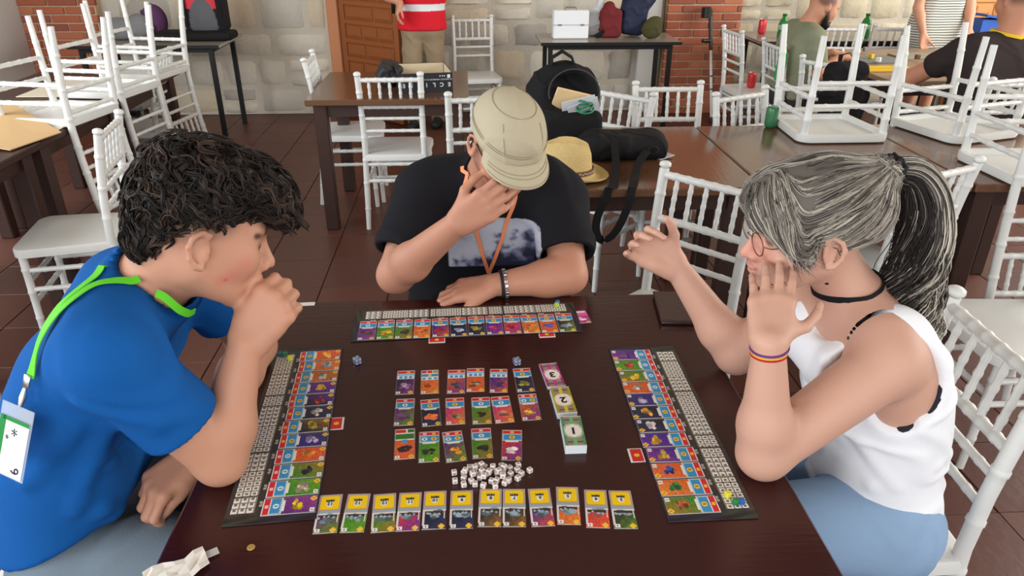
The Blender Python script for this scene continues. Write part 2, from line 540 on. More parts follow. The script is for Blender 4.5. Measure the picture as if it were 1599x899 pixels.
def stone_region(x0, x1, z0, z1, seed, course=0.25, wid=(0.26, 0.52), pal=M_stones):
    r = random.Random(seed); z = z0; n = 0
    while z < z1-0.02:
        hh = course*r.uniform(0.72, 1.25)
        if z+hh > z1-0.1: hh = z1-z
        x = x0-r.uniform(0, 0.2)
        while x < x1-0.03:
            w = r.uniform(*wid)
            if x+w > x1-0.12: w = x1-x
            xa = max(x, x0); xb = min(x+w, x1)
            if xb-xa > 0.05:
                if r.random() < 0.16 and hh > 0.22:
                    for (zz, h2) in ((z, hh*0.48), (z+hh*0.48, hh*0.52)):
                        me = stone_mesh(xb-xa-0.016, h2-0.014, r.choice(pal), r.random())
                        inst('stone', me, wall_back, ((xa+xb)/2, WALL_Y+0.018, zz+h2/2))
                else:
                    me = stone_mesh(xb-xa-0.016, hh-0.016, r.choice(pal), r.random())
                    inst('stone', me, wall_back, ((xa+xb)/2, WALL_Y+0.018, z+hh/2), (0, r.uniform(-.02, .02), 0))
                n += 1
            x += w
        z += hh
    return n
stone_region(-3.1, -1.22, 0.0, 1.35, 11)
stone_region(-0.47, 1.52, 0.0, 1.35, 5)
stone_region(2.42, 4.5, 0.0, 1.35, 8, course=0.22, pal=M_warmlit)
up = MB(); r_ = random.Random(3)
for (xa, xb) in ((-3.7, -1.22), (-0.47, 5.5)):
    z = 1.38
    while z < WH-0.1:
        x = xa
        while x < xb:
            w = r_.uniform(0.3, 0.55); w = min(w, xb-x)
            up.box((x+w/2, WALL_Y+0.02, z+0.13), (w-0.02, 0.05, 0.24), bev=0.012); x += w
        z += 0.26
tag(up.build('stone_rest', M_stones[0], wall_back), kind='stuff')

def brick_pillar(name, label, x0, x1, y, zt, seed):
    r = random.Random(seed)
    core = MB().box(((x0+x1)/2, y+0.11, WH/2), (x1-x0-0.01, 0.2, WH)).build(name, mat('brick_mortar', srgb(206, 182, 152), 0.95, 0.1, var=0.15, vscale=30, bump=0.4))
    tag(core, label, 'pillar', kind='structure')
    meshes = {}
    z = 0.0; k = 0; BH = 0.056; J = 0.012; BL = 0.235; rest = MB()
    while z < WH-0.05:
        x = x0-(0 if k % 2 == 0 else BL/2)
        while x < x1-0.01:
            xa = max(x, x0); xb = min(x+BL, x1)
            if xb-xa > 0.03:
                if z < zt:
                    key = (round(xb-xa, 2), r.randrange(4))
                    if key not in meshes:
                        meshes[key] = MB().box((0, 0, 0), (xb-xa, 0.05, BH), bev=0.004).mesh('brick', M_brick[key[1]])
                    inst('brick', meshes[key], core, ((xa+xb)/2, y+0.02+r.uniform(-.004, .003), z+BH/2), (r.uniform(-.03, .03), 0, r.uniform(-.015, .015)))
                else:
                    rest.mi = r.randrange(4); rest.box(((xa+xb)/2, y+0.02, z+BH/2), (xb-xa, 0.05, BH))
            x += BL+J
        z += BH+J; k += 1
    tag(rest.build('brick_rest', M_brick, core), kind='stuff')
    return core
brick_pillar('wall_pillar', 'red brick pillar between the plaster strip and the rough wall', 1.76, 2.42, WALL_Y-0.14, 1.25, 1)
brick_pillar('wall_pillar', 'red brick pillar in the far left corner behind stacked chairs', -3.75, -3.12, WALL_Y-0.1, 1.25, 2)
tag(MB().box((1.63, WALL_Y-0.03, WH/2), (0.2, 0.1, WH), bev=0.01).build('trim_1', M_plaster), 'white plaster strip beside the brick pillar', 'trim', kind='structure')
wl = MB(); wl.box((-3.85, 5.2, WH/2), (0.2, 3.7, WH))
tag(wl.build('wall_left', M_plaster), 'pale plaster side wall at the far left corner', 'wall', kind='structure')
tag(MB().box((0.9, 2.4, WH+0.06), (12.2, 9.6, 0.1)).build('ceiling', M_ceiling), 'plain ceiling above the hall', 'ceiling', kind='structure')

# door ajar in the stone wall
def panel_door(name, label, w, h, mm, mp, rows, hinge, ang, hw=True, structural=True):
    root = thing(name, label, 'door', hinge, ang, kind='structure')
    MB().box((w/2, 0, h/2), (w, 0.036, h)).build('door_leaf', mm, root)
    rail = MB(); z = 0.0
    # stiles
    for x in (0.028, w-0.028):
        MB().box((x, -0.024, h/2), (0.056, 0.02, h), bev=0.004).build('stile', mm, root)
    z = 0.03; k = 0; rh = 0.155
    while z < h-0.1:
        MB().box((w/2, -0.024, z), (w-0.11, 0.02, 0.035), bev=0.004).build('rail', mm, root)
        x = 0.06; n = rows[k % len(rows)]
        ws = n; tot = sum(ws); xs = x
        for q in ws:
            pw = (w-0.12)*q/tot
            m = MB().box((0, 0, 0), (pw-0.02, 0.016, rh-0.055), bev=0.006); m.box((0, -0.009, 0), (pw-0.05, 0.014, rh-0.085), bev=0.006)
            m.build('panel', mp, root, loc=(xs+pw/2, -0.022, z+rh/2))
            xs += pw
        z += rh; k += 1
    if hw:
        m = MB().box((w-0.03, -0.04, 1.03), (0.035, 0.012, 0.24), bev=0.003); m.tube([(w-0.03, -0.05, 1.10), (w-0.03, -0.085, 1.10), (w-0.14, -0.09, 1.10)], 0.009, 8)
        m.build('door_handle', M_iron, root, smooth=True)
        MB().box((0.02, -0.04, 1.09), (0.03, 0.012, 0.1), bev=0.003).build('hinge', M_iron, root)
    return root
panel_door('door_1', 'brown panelled wooden door standing ajar behind the central table', 0.70, 2.05, M_door, M_door,
           [[1, 1, 1], [3, 2], [1, 1.1, 0.9], [2, 3]], (-1.08, WALL_Y-0.03, 0.01), math.radians(-40))
jm = thing('trim_2', 'pale orange wooden frame around the brown panelled door', 'door frame', (0, 0, 0), kind='structure')
MB().box((-1.16, WALL_Y+0.02, 1.07), (0.1, 0.16, 2.14), bev=0.01).build('jamb', M_frame, jm)
MB().box((-0.5, WALL_Y+0.06, 1.07), (0.07, 0.1, 2.14), bev=0.01).build('jamb', M_frame, jm)
MB().box((-0.83, WALL_Y+0.02, 2.16), (0.76, 0.14, 0.1), bev=0.01).build('lintel', M_frame, jm)
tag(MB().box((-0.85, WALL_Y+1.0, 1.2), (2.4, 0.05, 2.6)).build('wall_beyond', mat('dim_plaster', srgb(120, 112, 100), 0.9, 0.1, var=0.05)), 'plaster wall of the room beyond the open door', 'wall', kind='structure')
panel_door('door_2', 'light orange panelled wooden door in the far right of the wall', 0.86, 2.05, M_door_light, M_door_light,
           [[1, 1], [1, 2, 1]], (4.52, WALL_Y-0.04, 0.01), 0.0, hw=False)

# ------------------------------------------------------------------ tables
M_wood_main = mat('dark_table_wood', srgb(52, 20, 19), 0.22, 0.5, var=0.18, vscale=3.0, stretch=(1, 9, 1), bump=0.05, bscale=14)
M_wood_brown = mat('brown_table_wood', srgb(98, 68, 48), 0.13, 0.55, var=0.2, vscale=3.0, stretch=(9, 1, 1), bump=0.05, bscale=14)
M_wood_leg = mat('table_leg_wood', srgb(58, 38, 32), 0.4, 0.4, var=0.2, vscale=4, stretch=(8, 8, 1))
def wood_table(label, x0, x1, y0, y1, mtop, zt=0.75, leg=0.07, group=None, th=0.032, cat='table'):
    cx, cy = (x0+x1)/2, (y0+y1)/2; w, d = x1-x0, y1-y0
    t = thing('wooden_table', label, cat, (cx, cy, 0), 0, group)
    MB().box((0, 0, zt-th/2), (w, d, th), bev=0.005).build('tabletop', mtop, t)
    for sy in (-1, 1):
        MB().box((0, sy*(d/2-0.07), zt-th-0.035), (w-0.2, 0.025, 0.07)).build('apron', M_wood_leg, t)
    for sx in (-1, 1):
        MB().box((sx*(w/2-0.07), 0, zt-th-0.035), (0.025, d-0.2, 0.07)).build('apron', M_wood_leg, t)
    me = MB().box((0, 0, (zt-th)/2), (leg, leg, zt-th), bev=0.006).mesh('leg', M_wood_leg)
    for sx in (-1, 1):
        for sy in (-1, 1): inst('leg', me, t, (sx*(w/2-0.07), sy*(d/2-0.07), 0))
    return t
wood_table('dark maroon wooden table the three people play their card game on', -0.478, 0.531, 0.60, 1.652, M_wood_main)
wood_table('brown wooden table carrying the open black game box', -0.865, 0.0, 3.965, 4.785, M_wood_brown)
wood_table('brown wooden table carrying the straw hat and black backpack', 0.27, 1.046, 2.46, 3.335, M_wood_brown)
wood_table('brown wooden table behind the woman, right of the backpack table', 1.052, 1.826, 2.455, 3.335, M_wood_brown)
wood_table('brown wooden table at the right edge under upturned white chairs', 1.832, 2.62, 2.45, 3.335, M_wood_brown)
wood_table('dark wooden table at the left edge under the flat cardboard', -2.66, -1.83, 2.36, 3.215, M_wood_leg)
wood_table('dark wooden table at the left, middle of the row with upturned chairs', -2.66, -1.83, 3.22, 4.07, M_wood_leg)
wood_table('dark wooden table at the left, farthest of the row with upturned chairs', -2.66, -1.83, 4.075, 4.93, M_wood_leg)
wood_table('wooden table covered with game pieces before the bearded man', 2.52, 3.75, 4.35, 5.55, mat('worn_table_wood', srgb(150, 124, 98), 0.4, 0.4, var=0.2, vscale=4))

M_gtop = mat('grey_laminate', srgb(150, 142, 130), 0.22, 0.5, var=0.1, vscale=6)
M_gedge = mat('dark_laminate_edge', srgb(92, 76, 60), 0.5, 0.4)
def metal_table(label, x0, x1, y0, y1, zt=0.75):
    cx, cy = (x0+x1)/2, (y0+y1)/2; w, d = x1-x0, y1-y0
    t = thing('metal_table', label, 'table', (cx, cy, 0))
    top = MB().box((0, 0, zt-0.012), (w, d, 0.024), bev=0.002).build('tabletop', M_gtop, t)
    m = MB()
    m.box((0, -d/2-0.001, zt-0.012), (w, 0.004, 0.024)); m.build('edge_band', M_iron, top)
    for sy in (-1, 1): MB().box((0, sy*(d/2-0.05), zt-0.042), (w-0.16, 0.03, 0.035)).build('frame_rail', M_iron, t)
    for sx in (-1, 1): MB().box((sx*(w/2-0.08), 0, zt-0.042), (0.03, d-0.1, 0.035)).build('frame_rail', M_iron, t)
    me = MB().box((0, 0, (zt-0.024)/2), (0.034, 0.034, zt-0.024)).mesh('leg', M_iron)
    for sx in (-1, 1):
        for sy in (-1, 1): inst('leg', me, t, (sx*(w/2-0.08), sy*(d/2-0.05), 0))
    return t
metal_table('black metal-legged table with the red backpack on it', -3.0, -1.88, 5.93, 6.6)
metal_table('black metal-legged table carrying the white case and bags', 0.575, 1.69, 5.96, 6.5)
metal_table('black metal-legged table with can and bottles behind the bearded man', 2.32, 3.95, 5.95, 6.55)

# ------------------------------------------------------------------ white chairs
M_white = mat('white_resin', srgb(217, 218, 215), 0.38, 0.4, var=0.03, vscale=8)
SH, CH = 0.435, 0.89
def ringed(a, b, r, nring=3, rr=1.28, n=10, taper=None):
    a = V(*a); b = V(*b); L = np.linalg.norm(b-a); pts = []; rad = []
    ts = [(i+1)/(nring+1) for i in range(nring)]
    e = 0.006/L; evs = [(0, 1)]
    for t in ts: evs += [(t-e*1.5, 1), (t-e*0.7, rr), (t+e*0.7, rr), (t+e*1.5, 1)]
    evs.append((1, 1))
    for t, k in evs:
        pts.append(a+(b-a)*t); rad.append(r*k*((1-(abs(t-0.5)*2)**2*0.0) if taper is None else 1+(taper-1)*abs(t-0.5)*2))
    return MB().tube(pts, rad, n)
def post_curve():
    K = [(0.176, -0.205, 0.0), (0.171, -0.185, 0.16), (0.168, -0.170, 0.32), (0.163, -0.166, 0.45), (0.162, -0.176, 0.60), (0.163, -0.195, 0.75), (0.165, -0.215, 0.865)]
    return [V(*k) for k in K]
def along_post(z):
    K = post_curve()
    for i in range(len(K)-1):
        if K[i][2] <= z <= K[i+1][2]:
            t = (z-K[i][2])/(K[i+1][2]-K[i][2]); return K[i]*(1-t)+K[i+1]*t
    return K[-1]
def make_chair_meshes():
    d = {}
    # post with rings + finial
    m = MB(); pts = []; rad = []
    ringz = [0.12, 0.27, 0.40, 0.53, 0.655, 0.78]
    zs = sorted(set([i*0.035 for i in range(25)]+[z+q for z in ringz for q in (-.008, -.004, .004, .008)]+[0.865]))
    for z in zs:
        pts.append(along_post(z)); rr = 0.0165-0.004*max(0, (0.2-z)/0.2)
        if any(abs(z-q) < 0.005 for q in ringz): rr *= 1.14
        rad.append(rr)
    m.tube(pts, rad, 12); d['back_post'] = m.mesh('back_post', M_white, 40)
    m = MB(); m.lathe([(0.010, 0), (0.0125, 0.004), (0.019, 0.007), (0.020, 0.013), (0.0185, 0.02), (0.010, 0.025), (0.002, 0.026)], 14); d['finial'] = m.mesh('finial', M_white, 60)
    # front leg
    pts = []; rad = []
    for z in sorted(set([0, 0.05, 0.42]+[q+e for q in (0.12, 0.24, 0.34) for e in (-.008, -.004, .004, .008)])):
        t = z/0.42; pts.append(V(0.166+0.006*t, 0.178-0.012*t, z)); rr = 0.0125+0.004*t
        if any(abs(z-q) < 0.005 for q in (0.12, 0.24, 0.34)): rr *= 1.14
        rad.append(rr)
    d['leg'] = MB().tube(pts, rad, 12).mesh('leg', M_white, 40)
    # seat: rounded trapezoid with a slightly domed top and hollow underside
    poly = []
    def arc(cx, cy, r, a0, a1, n=6):
        for i in range(n): a = math.radians(a0+(a1-a0)*i/(n-1)); poly.append((cx+r*math.cos(a), cy+r*math.sin(a)))
    arc(0.145, 0.145, 0.055, 0, 90); arc(-0.145, 0.145, 0.055, 90, 180); arc(-0.155, -0.16, 0.025, 180, 270, 4); arc(0.155, -0.16, 0.025, 270, 360, 4)
    n = len(poly)
    m = MB(); P = []; F = []
    rings = [(1.0, SH-0.036), (1.0, SH-0.010), (0.985, SH-0.002), (0.95, SH), (0.5, SH+0.004)]
    for s, z in rings: P += [(x*s, y*s, z) for x, y in poly]
    P.append((0, 0, SH+0.004)); c = len(P)-1
    for k in range(len(rings)-1):
        for i in range(n): F.append((k*n+i, k*n+(i+1) % n, (k+1)*n+(i+1) % n, (k+1)*n+i))
    for i in range(n): F.append(((len(rings)-1)*n+i, (len(rings)-1)*n+(i+1) % n, c))
    o = len(P)
    for s, z in [(0.90, SH-0.036), (0.88, SH-0.016)]: P += [(x*s, y*s, z) for x, y in poly]
    P.append((0, 0, SH-0.014)); c2 = len(P)-1
    for i in range(n):
        j = (i+1) % n
        F.append((i, o+i, o+j, j)); F.append((o+i, o+n+i, o+n+j, o+j)); F.append((o+n+i, c2, o+n+j))
    m.add(P, F); d['seat'] = m.mesh('seat', M_white, 50)
    # back rails
    for i, z in enumerate((0.845, 0.70, 0.635, 0.565)):
        a = along_post(z); b = a.copy(); b[0] = -a[0]
        d['back_rail%d' % i] = ringed(b, a, 0.0125 if i < 2 else 0.0095, 6 if i < 2 else 5, 1.13).mesh('back_rail', M_white, 40)
    a = along_post(0.70); b = along_post(0.845)
    d['spindle'] = ringed((0, a[1], 0.70), (0, b[1], 0.845), 0.0078, 3, 1.2, 8).mesh('spindle', M_white, 40)
    # stretchers
    def fl(z): t = z/0.42; return V(0.166+0.006*t, 0.178-0.012*t, z)
    for i, z in enumerate((0.19, 0.285)):
        a = fl(z); b = a*V(-1, 1, 1); d['stretcher_f%d' % i] = ringed(b, a, 0.0105, 4, 1.15, 8).mesh('stretcher', M_white, 40)
    for i, z in enumerate((0.25, 0.335)):
        d['stretcher_s%d' % i] = ringed(along_post(z), fl(z), 0.0105, 4, 1.15, 8).mesh('stretcher', M_white, 40)
    for i, z in enumerate((0.28, 0.375)):
        a = along_post(z); b = a*V(-1, 1, 1); d['stretcher_r%d' % i] = ringed(b, a, 0.0105, 4, 1.15, 8).mesh('stretcher', M_white, 40)
    return d
CM = make_chair_meshes()
def make_chair(label, loc, facing, group, flip=False):
    """facing: horizontal direction (x,y) the sitter looks"""
    t = thing('white_chair', label, 'chair', loc, 0, group)
    rz = math.atan2(-facing[0], facing[1])
    t.rotation_euler = (0, math.pi if flip else 0, rz) if not flip else (Matrix.Rotation(rz, 3, 'Z') @ Matrix.Rotation(math.pi, 3, 'Y')).to_euler()
    inst('seat', CM['seat'], t)
    for sx in (1, -1):
        s = None if sx == 1 else (-1, 1, 1)
        p = inst('back_post', CM['back_post'], t, scale=s)
        inst('finial', CM['finial'], p, (0.165, -0.2155, 0.864), (math.radians(10), 0, 0))
        inst('leg', CM['leg'], t, scale=s)
        for i in (0, 1): inst('stretcher', CM['stretcher_s%d' % i], t, scale=s)
    for i in range(4): inst('back_rail', CM['back_rail%d' % i], t)
    for k in range(5): inst('spindle', CM['spindle'], t, ((k-2)*0.0545, 0, 0))
    for i in (0, 1): inst('stretcher', CM['stretcher_f%d' % i], t); inst('stretcher', CM['stretcher_r%d' % i], t)
    return t
def chair_by_back(label, mx, my, f, group='white ballroom chairs'):
    l = math.hypot(*f); f = (f[0]/l, f[1]/l)
    return make_chair(label, (mx+0.215*f[0], my+0.215*f[1], 0.0), f, group)
chair_by_back('white chair with its back to us at the near side of the game box table', -0.416, 3.998, (0, 1))
chair_by_back('white chair seen side-on at the left end of the game box table', -0.95, 4.619, (1, 0.04))
chair_by_back('white chair right behind the man in the khaki cap', 0.07, 3.488, (-0.06, 1))
chair_by_back('white chair standing alone against the stone wall beside the vest wearer', 0.045, 6.587, (0.12, -1))
chair_by_back('white chair just right of the open backpack, turned left', 0.742, 3.542, (-0.70, -0.71))
chair_by_back('white chair facing us behind the brown table, second right of the backpack', 1.0, 3.70, (0, -1))
chair_by_back('white chair behind the brown table, beside the green bottle on the floor', 1.302, 3.495, (0.46, -0.885))
chair_by_back('white chair by the brick pillar with a red can on its seat', 1.997, 5.715, (1, 0.09))
chair_by_back('white chair the bearded man in green sits on', 2.055, 5.044, (1, 0.03))
chair_by_back('white chair with a black bag hanging from its back', 2.11, 4.337, (0.8, 0.6))
chair_by_back('white chair behind the beard of the man in green', 2.93, 5.89, (0.12, 1))
chair_by_back('white chair just left of the striped dress', 3.36, 5.89, (0.12, 1))
chair_by_back('white chair the grey-haired woman sits on', 1.045, 1.215, (-1, 0.05))
chair_by_back('white chair behind the raised hand of the grey-haired woman', 0.761, 2.22, (-0.72, -0.69))
chair_by_back('white chair just right of the woman\'s ponytail, pushed to the table', 1.587, 2.281, (-0.42, 0.9))
chair_by_back('white chair standing behind the back of the boy in blue', -1.441, 3.022, (-1, -0.17))
chair_by_back('white chair pushed to the far left table, below the red backpack', -1.867, 4.764, (-1, 0.0))
chair_by_back('white chair the boy in blue sits on', -0.99, 1.12, (1, 0.0))
chair_by_back('white chair the man in the khaki cap sits on', 0.05, 2.25, (0, -1))
chair_by_back('white chair at the right edge, behind the chair of the woman', 1.975, 1.98, (-1, 0))
def flip_chair(label, x, y, f, zt=0.75):
    l = math.hypot(*f); f = (f[0]/l, f[1]/l)
    return make_chair(label, (x, y, zt+SH+0.004), f, 'upturned white chairs on the tables', True)
flip_chair('upturned white chair on the table, directly above the woman\'s head', 1.60, 3.20, (0, -1))
flip_chair('upturned white chair on the table, second from the right edge', 2.18, 3.19, (0.3, -0.95))
flip_chair('upturned white chair at the right edge, its back hanging below the table', 2.125, 2.575, (0.05, 1))
flip_chair('upturned white chair on the left table, nearest the flat cardboard', -1.94, 3.635, (-0.98, 0.2))
flip_chair('upturned white chair on the left table, middle of the row', -1.95, 4.22, (-0.98, 0.2))
flip_chair('upturned white chair on the left table, farthest of the row', -1.95, 4.72, (-0.98, 0.2))
# ------------------------------------------------------------------ people
M_skin = mat('skin', (0.5, 0.3, 0.2), 0.52, 0.35, attr='Col', var=0.05, vscale=60, bump=0.06, bscale=300)
M_hair = mat('hair', (0.02, 0.015, 0.01), 0.55, 0.3, attr='Col')
M_cloth = mat('painted_cloth', (0.5, 0.5, 0.5), 0.85, 0.15, attr='Col', var=0.05, vscale=30, bump=0.12, bscale=400)
M_denim = mat('denim', srgb(112, 130, 150), 0.85, 0.15, attr='Col', var=0.12, vscale=55, bump=0.25, bscale=500)
M_eye = mat('eye', (0.7, 0.68, 0.65), 0.2, 0.5, attr='Col')
M_metal = mat('polished_metal', (0.7, 0.7, 0.72), 0.22, 0.5, metal=1.0)
M_black_plastic = mat('black_plastic', srgb(28, 26, 26), 0.35, 0.5)
M_lens = mat('spectacle_glass', (1, 1, 1), 0.03, 0.5, trans=1.0, alpha=0.22)

def unit(v): v = np.array(v, float); return v/np.linalg.norm(v)
CAM_O = np.array((0, 0, 1.6))
def cam_ray(px, py):
    c = scene.camera.matrix_world; f = 1150.0
    d = c.to_3x3() @ Vector(((px-799.5)/f, -(py-449.5)/f, -1.0))
    return unit(d)
def surf_pts(sdf, pix, off):
    """points of a strap lying on a surface, found where sight lines meet it"""
    out = []
    for px, py in pix:
        d = cam_ray(px, py); t = 0.4
        for _ in range(90):
            q = (CAM_O+d*t).astype(np.float32)[None]
            v = float(sdf(q)[0])
            if v < 0.0008: break
            t += max(v*0.8, 0.0008)
            if t > 4: break
        out.append(CAM_O+d*t)
    return out

class Head:
    """face looks along +x of its frame, z up, y to its left"""
    def __init__(s, C, fwd_yaw, pitch, roll=0.0, k=1.0):
        c, n = math.cos, math.sin
        f = np.array((c(fwd_yaw)*c(pitch), n(fwd_yaw)*c(pitch), -n(pitch)))
        l = np.array((-n(fwd_yaw), c(fwd_yaw), 0.0)); u = np.cross(f, l)
        l2 = l*c(roll)+u*n(roll); u2 = u*c(roll)-l*n(roll)
        s.C = np.array(C, float); s.R = np.stack([f, l2, u2], 1); s.k = k
    def w(s, p): return s.C+s.R @ (np.array(p, float)*s.k)
    def d(s, v): return s.R @ np.array(v, float)
    def loc(s, P): return ((P-s.C) @ s.R)/s.k
    def rc(s, a, b, ra, rb): return P_rc(s.w(a), s.w(b), ra*s.k, rb*s.k)
    def ell(s, c, r, rot=None):
        R = s.R if rot is None else s.R @ rotm(*rot)
        return P_ell(s.w(c), np.array(r)*s.k, R)
def build_head(S, H, jaw=1.0, nose=1.0, lips=1.0, fine=True, cheek=1.0):
    S.u(H.ell((-.012, 0, .030), (.098, .076, .085)), .01)
    S.u(H.ell((.030, 0, -.030), (.064, .060, .080)), .04)
    for y in (-1, 1):
        S.u(H.rc((-.005, y*.050*jaw, -.052), (.066, y*.016, -.098), .020, .017), .03)
        S.u(H.ell((.055, y*.040, -.028), (.030*cheek, .024, .028)), .025)
        S.u(H.rc((.074, y*.040, .018), (.083, y*.010, .016), .012, .012), .015)
    S.u(H.rc((.068, 0, -.100), (.076, 0, -.100), .019, .016), .02)
    for y in (-1, 1): S.sub(H.ell((.100, y*.033, -.003), (.020, .020, .013)), .012)
    # nose
    S.u(H.rc((.084, 0, .008), (.104*nose+.004, 0, -.034), .009, .0105), .010)
    S.u(H.rc((.106, 0, -.036), (.112*nose, 0, -.040), .011, .0105), .006)
    for y in (-1, 1): S.u(H.ell((.100, y*.0125, -.044), (.012, .008, .009)), .006)
    if fine:
        for y in (-1, 1): S.sub(H.ell((.108, y*.0065, -.052), (.006, .0035, .005)), .003)
    # mouth
    S.u(H.ell((.084, 0, -.070), (.018, .030, .020)), .015)
    S.u(H.ell((.098*lips, 0, -.0655), (.008, .021, .0055)), .005)
    S.u(H.ell((.096*lips, 0, -.0765), (.008, .018, .0065)), .005)
    if fine: S.sub(H.ell((.106, 0, -.071), (.010, .020, .0012)), .003)
    # eyes and lids
    for y in (-1, 1):
        S.u(H.ell((.0735, y*.032, -.003), (.0145, .0150, .0125)), .004)
    # ears
    for y in (-1, 1):
        S.u(H.ell((-.010, y*.076, -.010), (.017, .008, .029), (0, -0.22, y*0.35)), .006)
        if fine:
            pts = [(-.004, .012), (.002, .020), (-.010, .024), (-.022, .016), (-.027, .000), (-.022, -.018), (-.012, -.030), (-.004, -.032)]
            for i in range(len(pts)-1):
                a, b = pts[i], pts[i+1]
                o0 = .0815+(-a[0])*.36; o1 = .0815+(-b[0])*.36
                S.u(H.rc((a[0], y*o0, a[1]-.008), (b[0], y*o1, b[1]-.008), .0048, .0048 if i < 5 else .0065), .003)
            S.sub(H.ell((-.008, y*.0885, -.012), (.008, .008, .013), (0, -0.2, 0)), .006)
def head_paints(H, lipcol, stubble=None, stub=0.0, browcol=None, iris=None):
    P = []
    P.append((H.ell((.100, 0, -.0655), (.010, .021, .0055)), lipcol, -0.001, .004, .7))
    P.append((H.ell((.098, 0, -.0765), (.010, .018, .0065)), lipcol, -0.001, .004, .7))
    red = None
    for y in (-1, 1):
        if browcol is not None:
            P.append((H.rc((.074, y*.055, .015), (.092, y*.018, .019), .0035, .0055), browcol, -.001, .0045, .9))
        P.append((H.ell((.086, y*.035, -.005), (.012, .0145, .0038)), (0.05, 0.03, 0.025), -.001, .003, .85))
    return P

def hand(S, W, u, n, s, curl, thumb, k=1.0, spread=0.05, fk=.0035, rk=1.0):
    """W wrist, u to the knuckles, n palm direction, s thumb side. curl: per finger three angles. thumb: two directions in (u,s,n)"""
    u = unit(u); s = np.array(s, float); s = unit(s-u*np.dot(u, s)); n0 = np.cross(u, s); n = n0 if np.dot(n0, n) > 0 else -n0
    W = np.array(W, float); tips = []; kn = []
    offs = [(.086, .029), (.090, .0095), (.086, -.0105), (.077, -.029)]
    for (a, b) in offs:
        S.u(P_rc(W+s*b*k*.55+u*.008*k, W+u*a*k+s*b*k, .0165*k*rk, .0125*k*rk), .012)
    S.u(P_rc(W+s*.016*k+u*.018*k+n*.006*k, W+s*.030*k+u*.050*k+n*.008*k, .017*k*rk, .014*k*rk), .014)
    S.u(P_rc(W-s*.018*k+u*.015*k+n*.005*k, W-s*.022*k+u*.05*k+n*.005*k, .015*k*rk, .013*k*rk), .014)
    rel = [1.0, 1.1, 1.03, .82]
    for i, (a, b) in enumerate(offs):
        p = W+u*a*k+s*b*k; th = 0.0; L = [.043, .026, .021]; r0 = [.0098, .0090, .0082, .0072]
        kn.append(p.copy())
        sp = (1.5-i)*spread
        for j in range(3):
            th += curl[i][j]
            d = u*math.cos(th)+n*math.sin(th)+s*sp*math.cos(th)
            q = p+unit(d)*L[j]*k*rel[i]
            S.u(P_rc(p, q, r0[j]*k*rk*(0.9 if i == 3 else 1), r0[j+1]*k*rk*(0.9 if i == 3 else 1)), fk if j else .008)
            p = q
        tips.append((p, unit(d)))
    p = W+u*.028*k+s*.026*k+n*.006*k; L = [.040, .032, .026]; r0 = [.0145, .0115, .0098, .0082]
    for j in range(3):
        t = thumb[min(j, len(thumb)-1)]; d = unit(u*t[0]+s*t[1]+n*t[2]); q = p+d*L[j]*k
        S.u(P_rc(p, q, r0[j]*k*rk, r0[j+1]*k*rk), .012 if j == 0 else .004); p = q
    tips.append((p, d))
    return tips, kn, n
def arm(S, sh, el, wr, r=(.052, .041, .043, .027), k=.02):
    sh, el, wr = V(*sh), V(*el), V(*wr)
    S.u(P_rc(sh, el, r[0], r[1]), k)
    mid = el+(wr-el)*0.28
    S.u(P_rc(el, mid, r[1]*.97, r[2]), k); S.u(P_rc(mid, wr, r[2], r[3]), k)
def torso(S, levels, s, off=0.0, k=.06):
    s = unit(s)
    for c, w, r in levels: S.u(P_rc(V(*c)-s*w, V(*c)+s*w, r+off, r+off), k)
def legs(S, hips, knees, ankles, r=(.085, .062, .045), off=0.0):
    for h, kn, a in zip(hips, knees, ankles):
        S.u(P_rc(h, kn, r[0]+off, r[1]+off), .03); S.u(P_rc(kn, a, r[1]+off, r[2]+off), .02)
def shoe(parent, pos, d, col, L=0.26):
    d = unit((d[0], d[1], 0)); S = SDF(); p = V(*pos)
    S.u(P_rc(p-d*.05+V(0, 0, .04), p+d*.11+V(0, 0, .035), .04, .036), .01); S.u(P_rc(p-d*.04+V(0, 0, .07), p+d*.02+V(0, 0, .07), .042, .04), .02)
    S.inter(P_plane((p[0], p[1], 0.004), (0, 0, -1)), .004)
    soft('shoe', S, .012, mat('shoe_%d' % int(col[0]*99), col, .6, .3), parent).matrix_parent_inverse = Matrix.Translation(parent.location).inverted()

def strand_mesh(name, L, rad, cols, parent, mat_=None):
    """L: (n,k,3) polylines -> tapered three-sided tubes"""
    n, k, _ = L.shape
    T = np.gradient(L, axis=1); T /= np.maximum(np.linalg.norm(T, axis=2, keepdims=True), 1e-9)
    ref = np.tile(np.array((0.31, 0.52, 0.79)), (n, k, 1)); U = np.cross(T, ref); U /= np.maximum(np.linalg.norm(U, axis=2, keepdims=True), 1e-9)
    Wd = np.cross(T, U)
    prof = np.interp(np.linspace(0, 1, k), [0, .3, .75, 1], [.75, 1, .85, .12])
    R = (np.asarray(rad).reshape(-1, 1)*prof[None])[..., None]
    vs = [L+U*R*math.cos(a)+Wd*R*math.sin(a) for a in (0, 2.094, 4.189)]
    P = np.stack(vs, 2).reshape(-1, 3)
    b = (np.arange(n)[:, None]*k+np.arange(k-1)[None])[..., None]*3
    F = []
    for j in range(3):
        j2 = (j+1) % 3
        F.append(np.concatenate([b+j, b+j2, b+3+j2, b+3+j], -1).reshape(-1, 4))
    F = np.concatenate(F)
    C = np.repeat(np.asarray(cols, np.float32), k*3, axis=0)
    return inst(name, raw_mesh(name, P, F, mat_ or M_hair, C), parent)
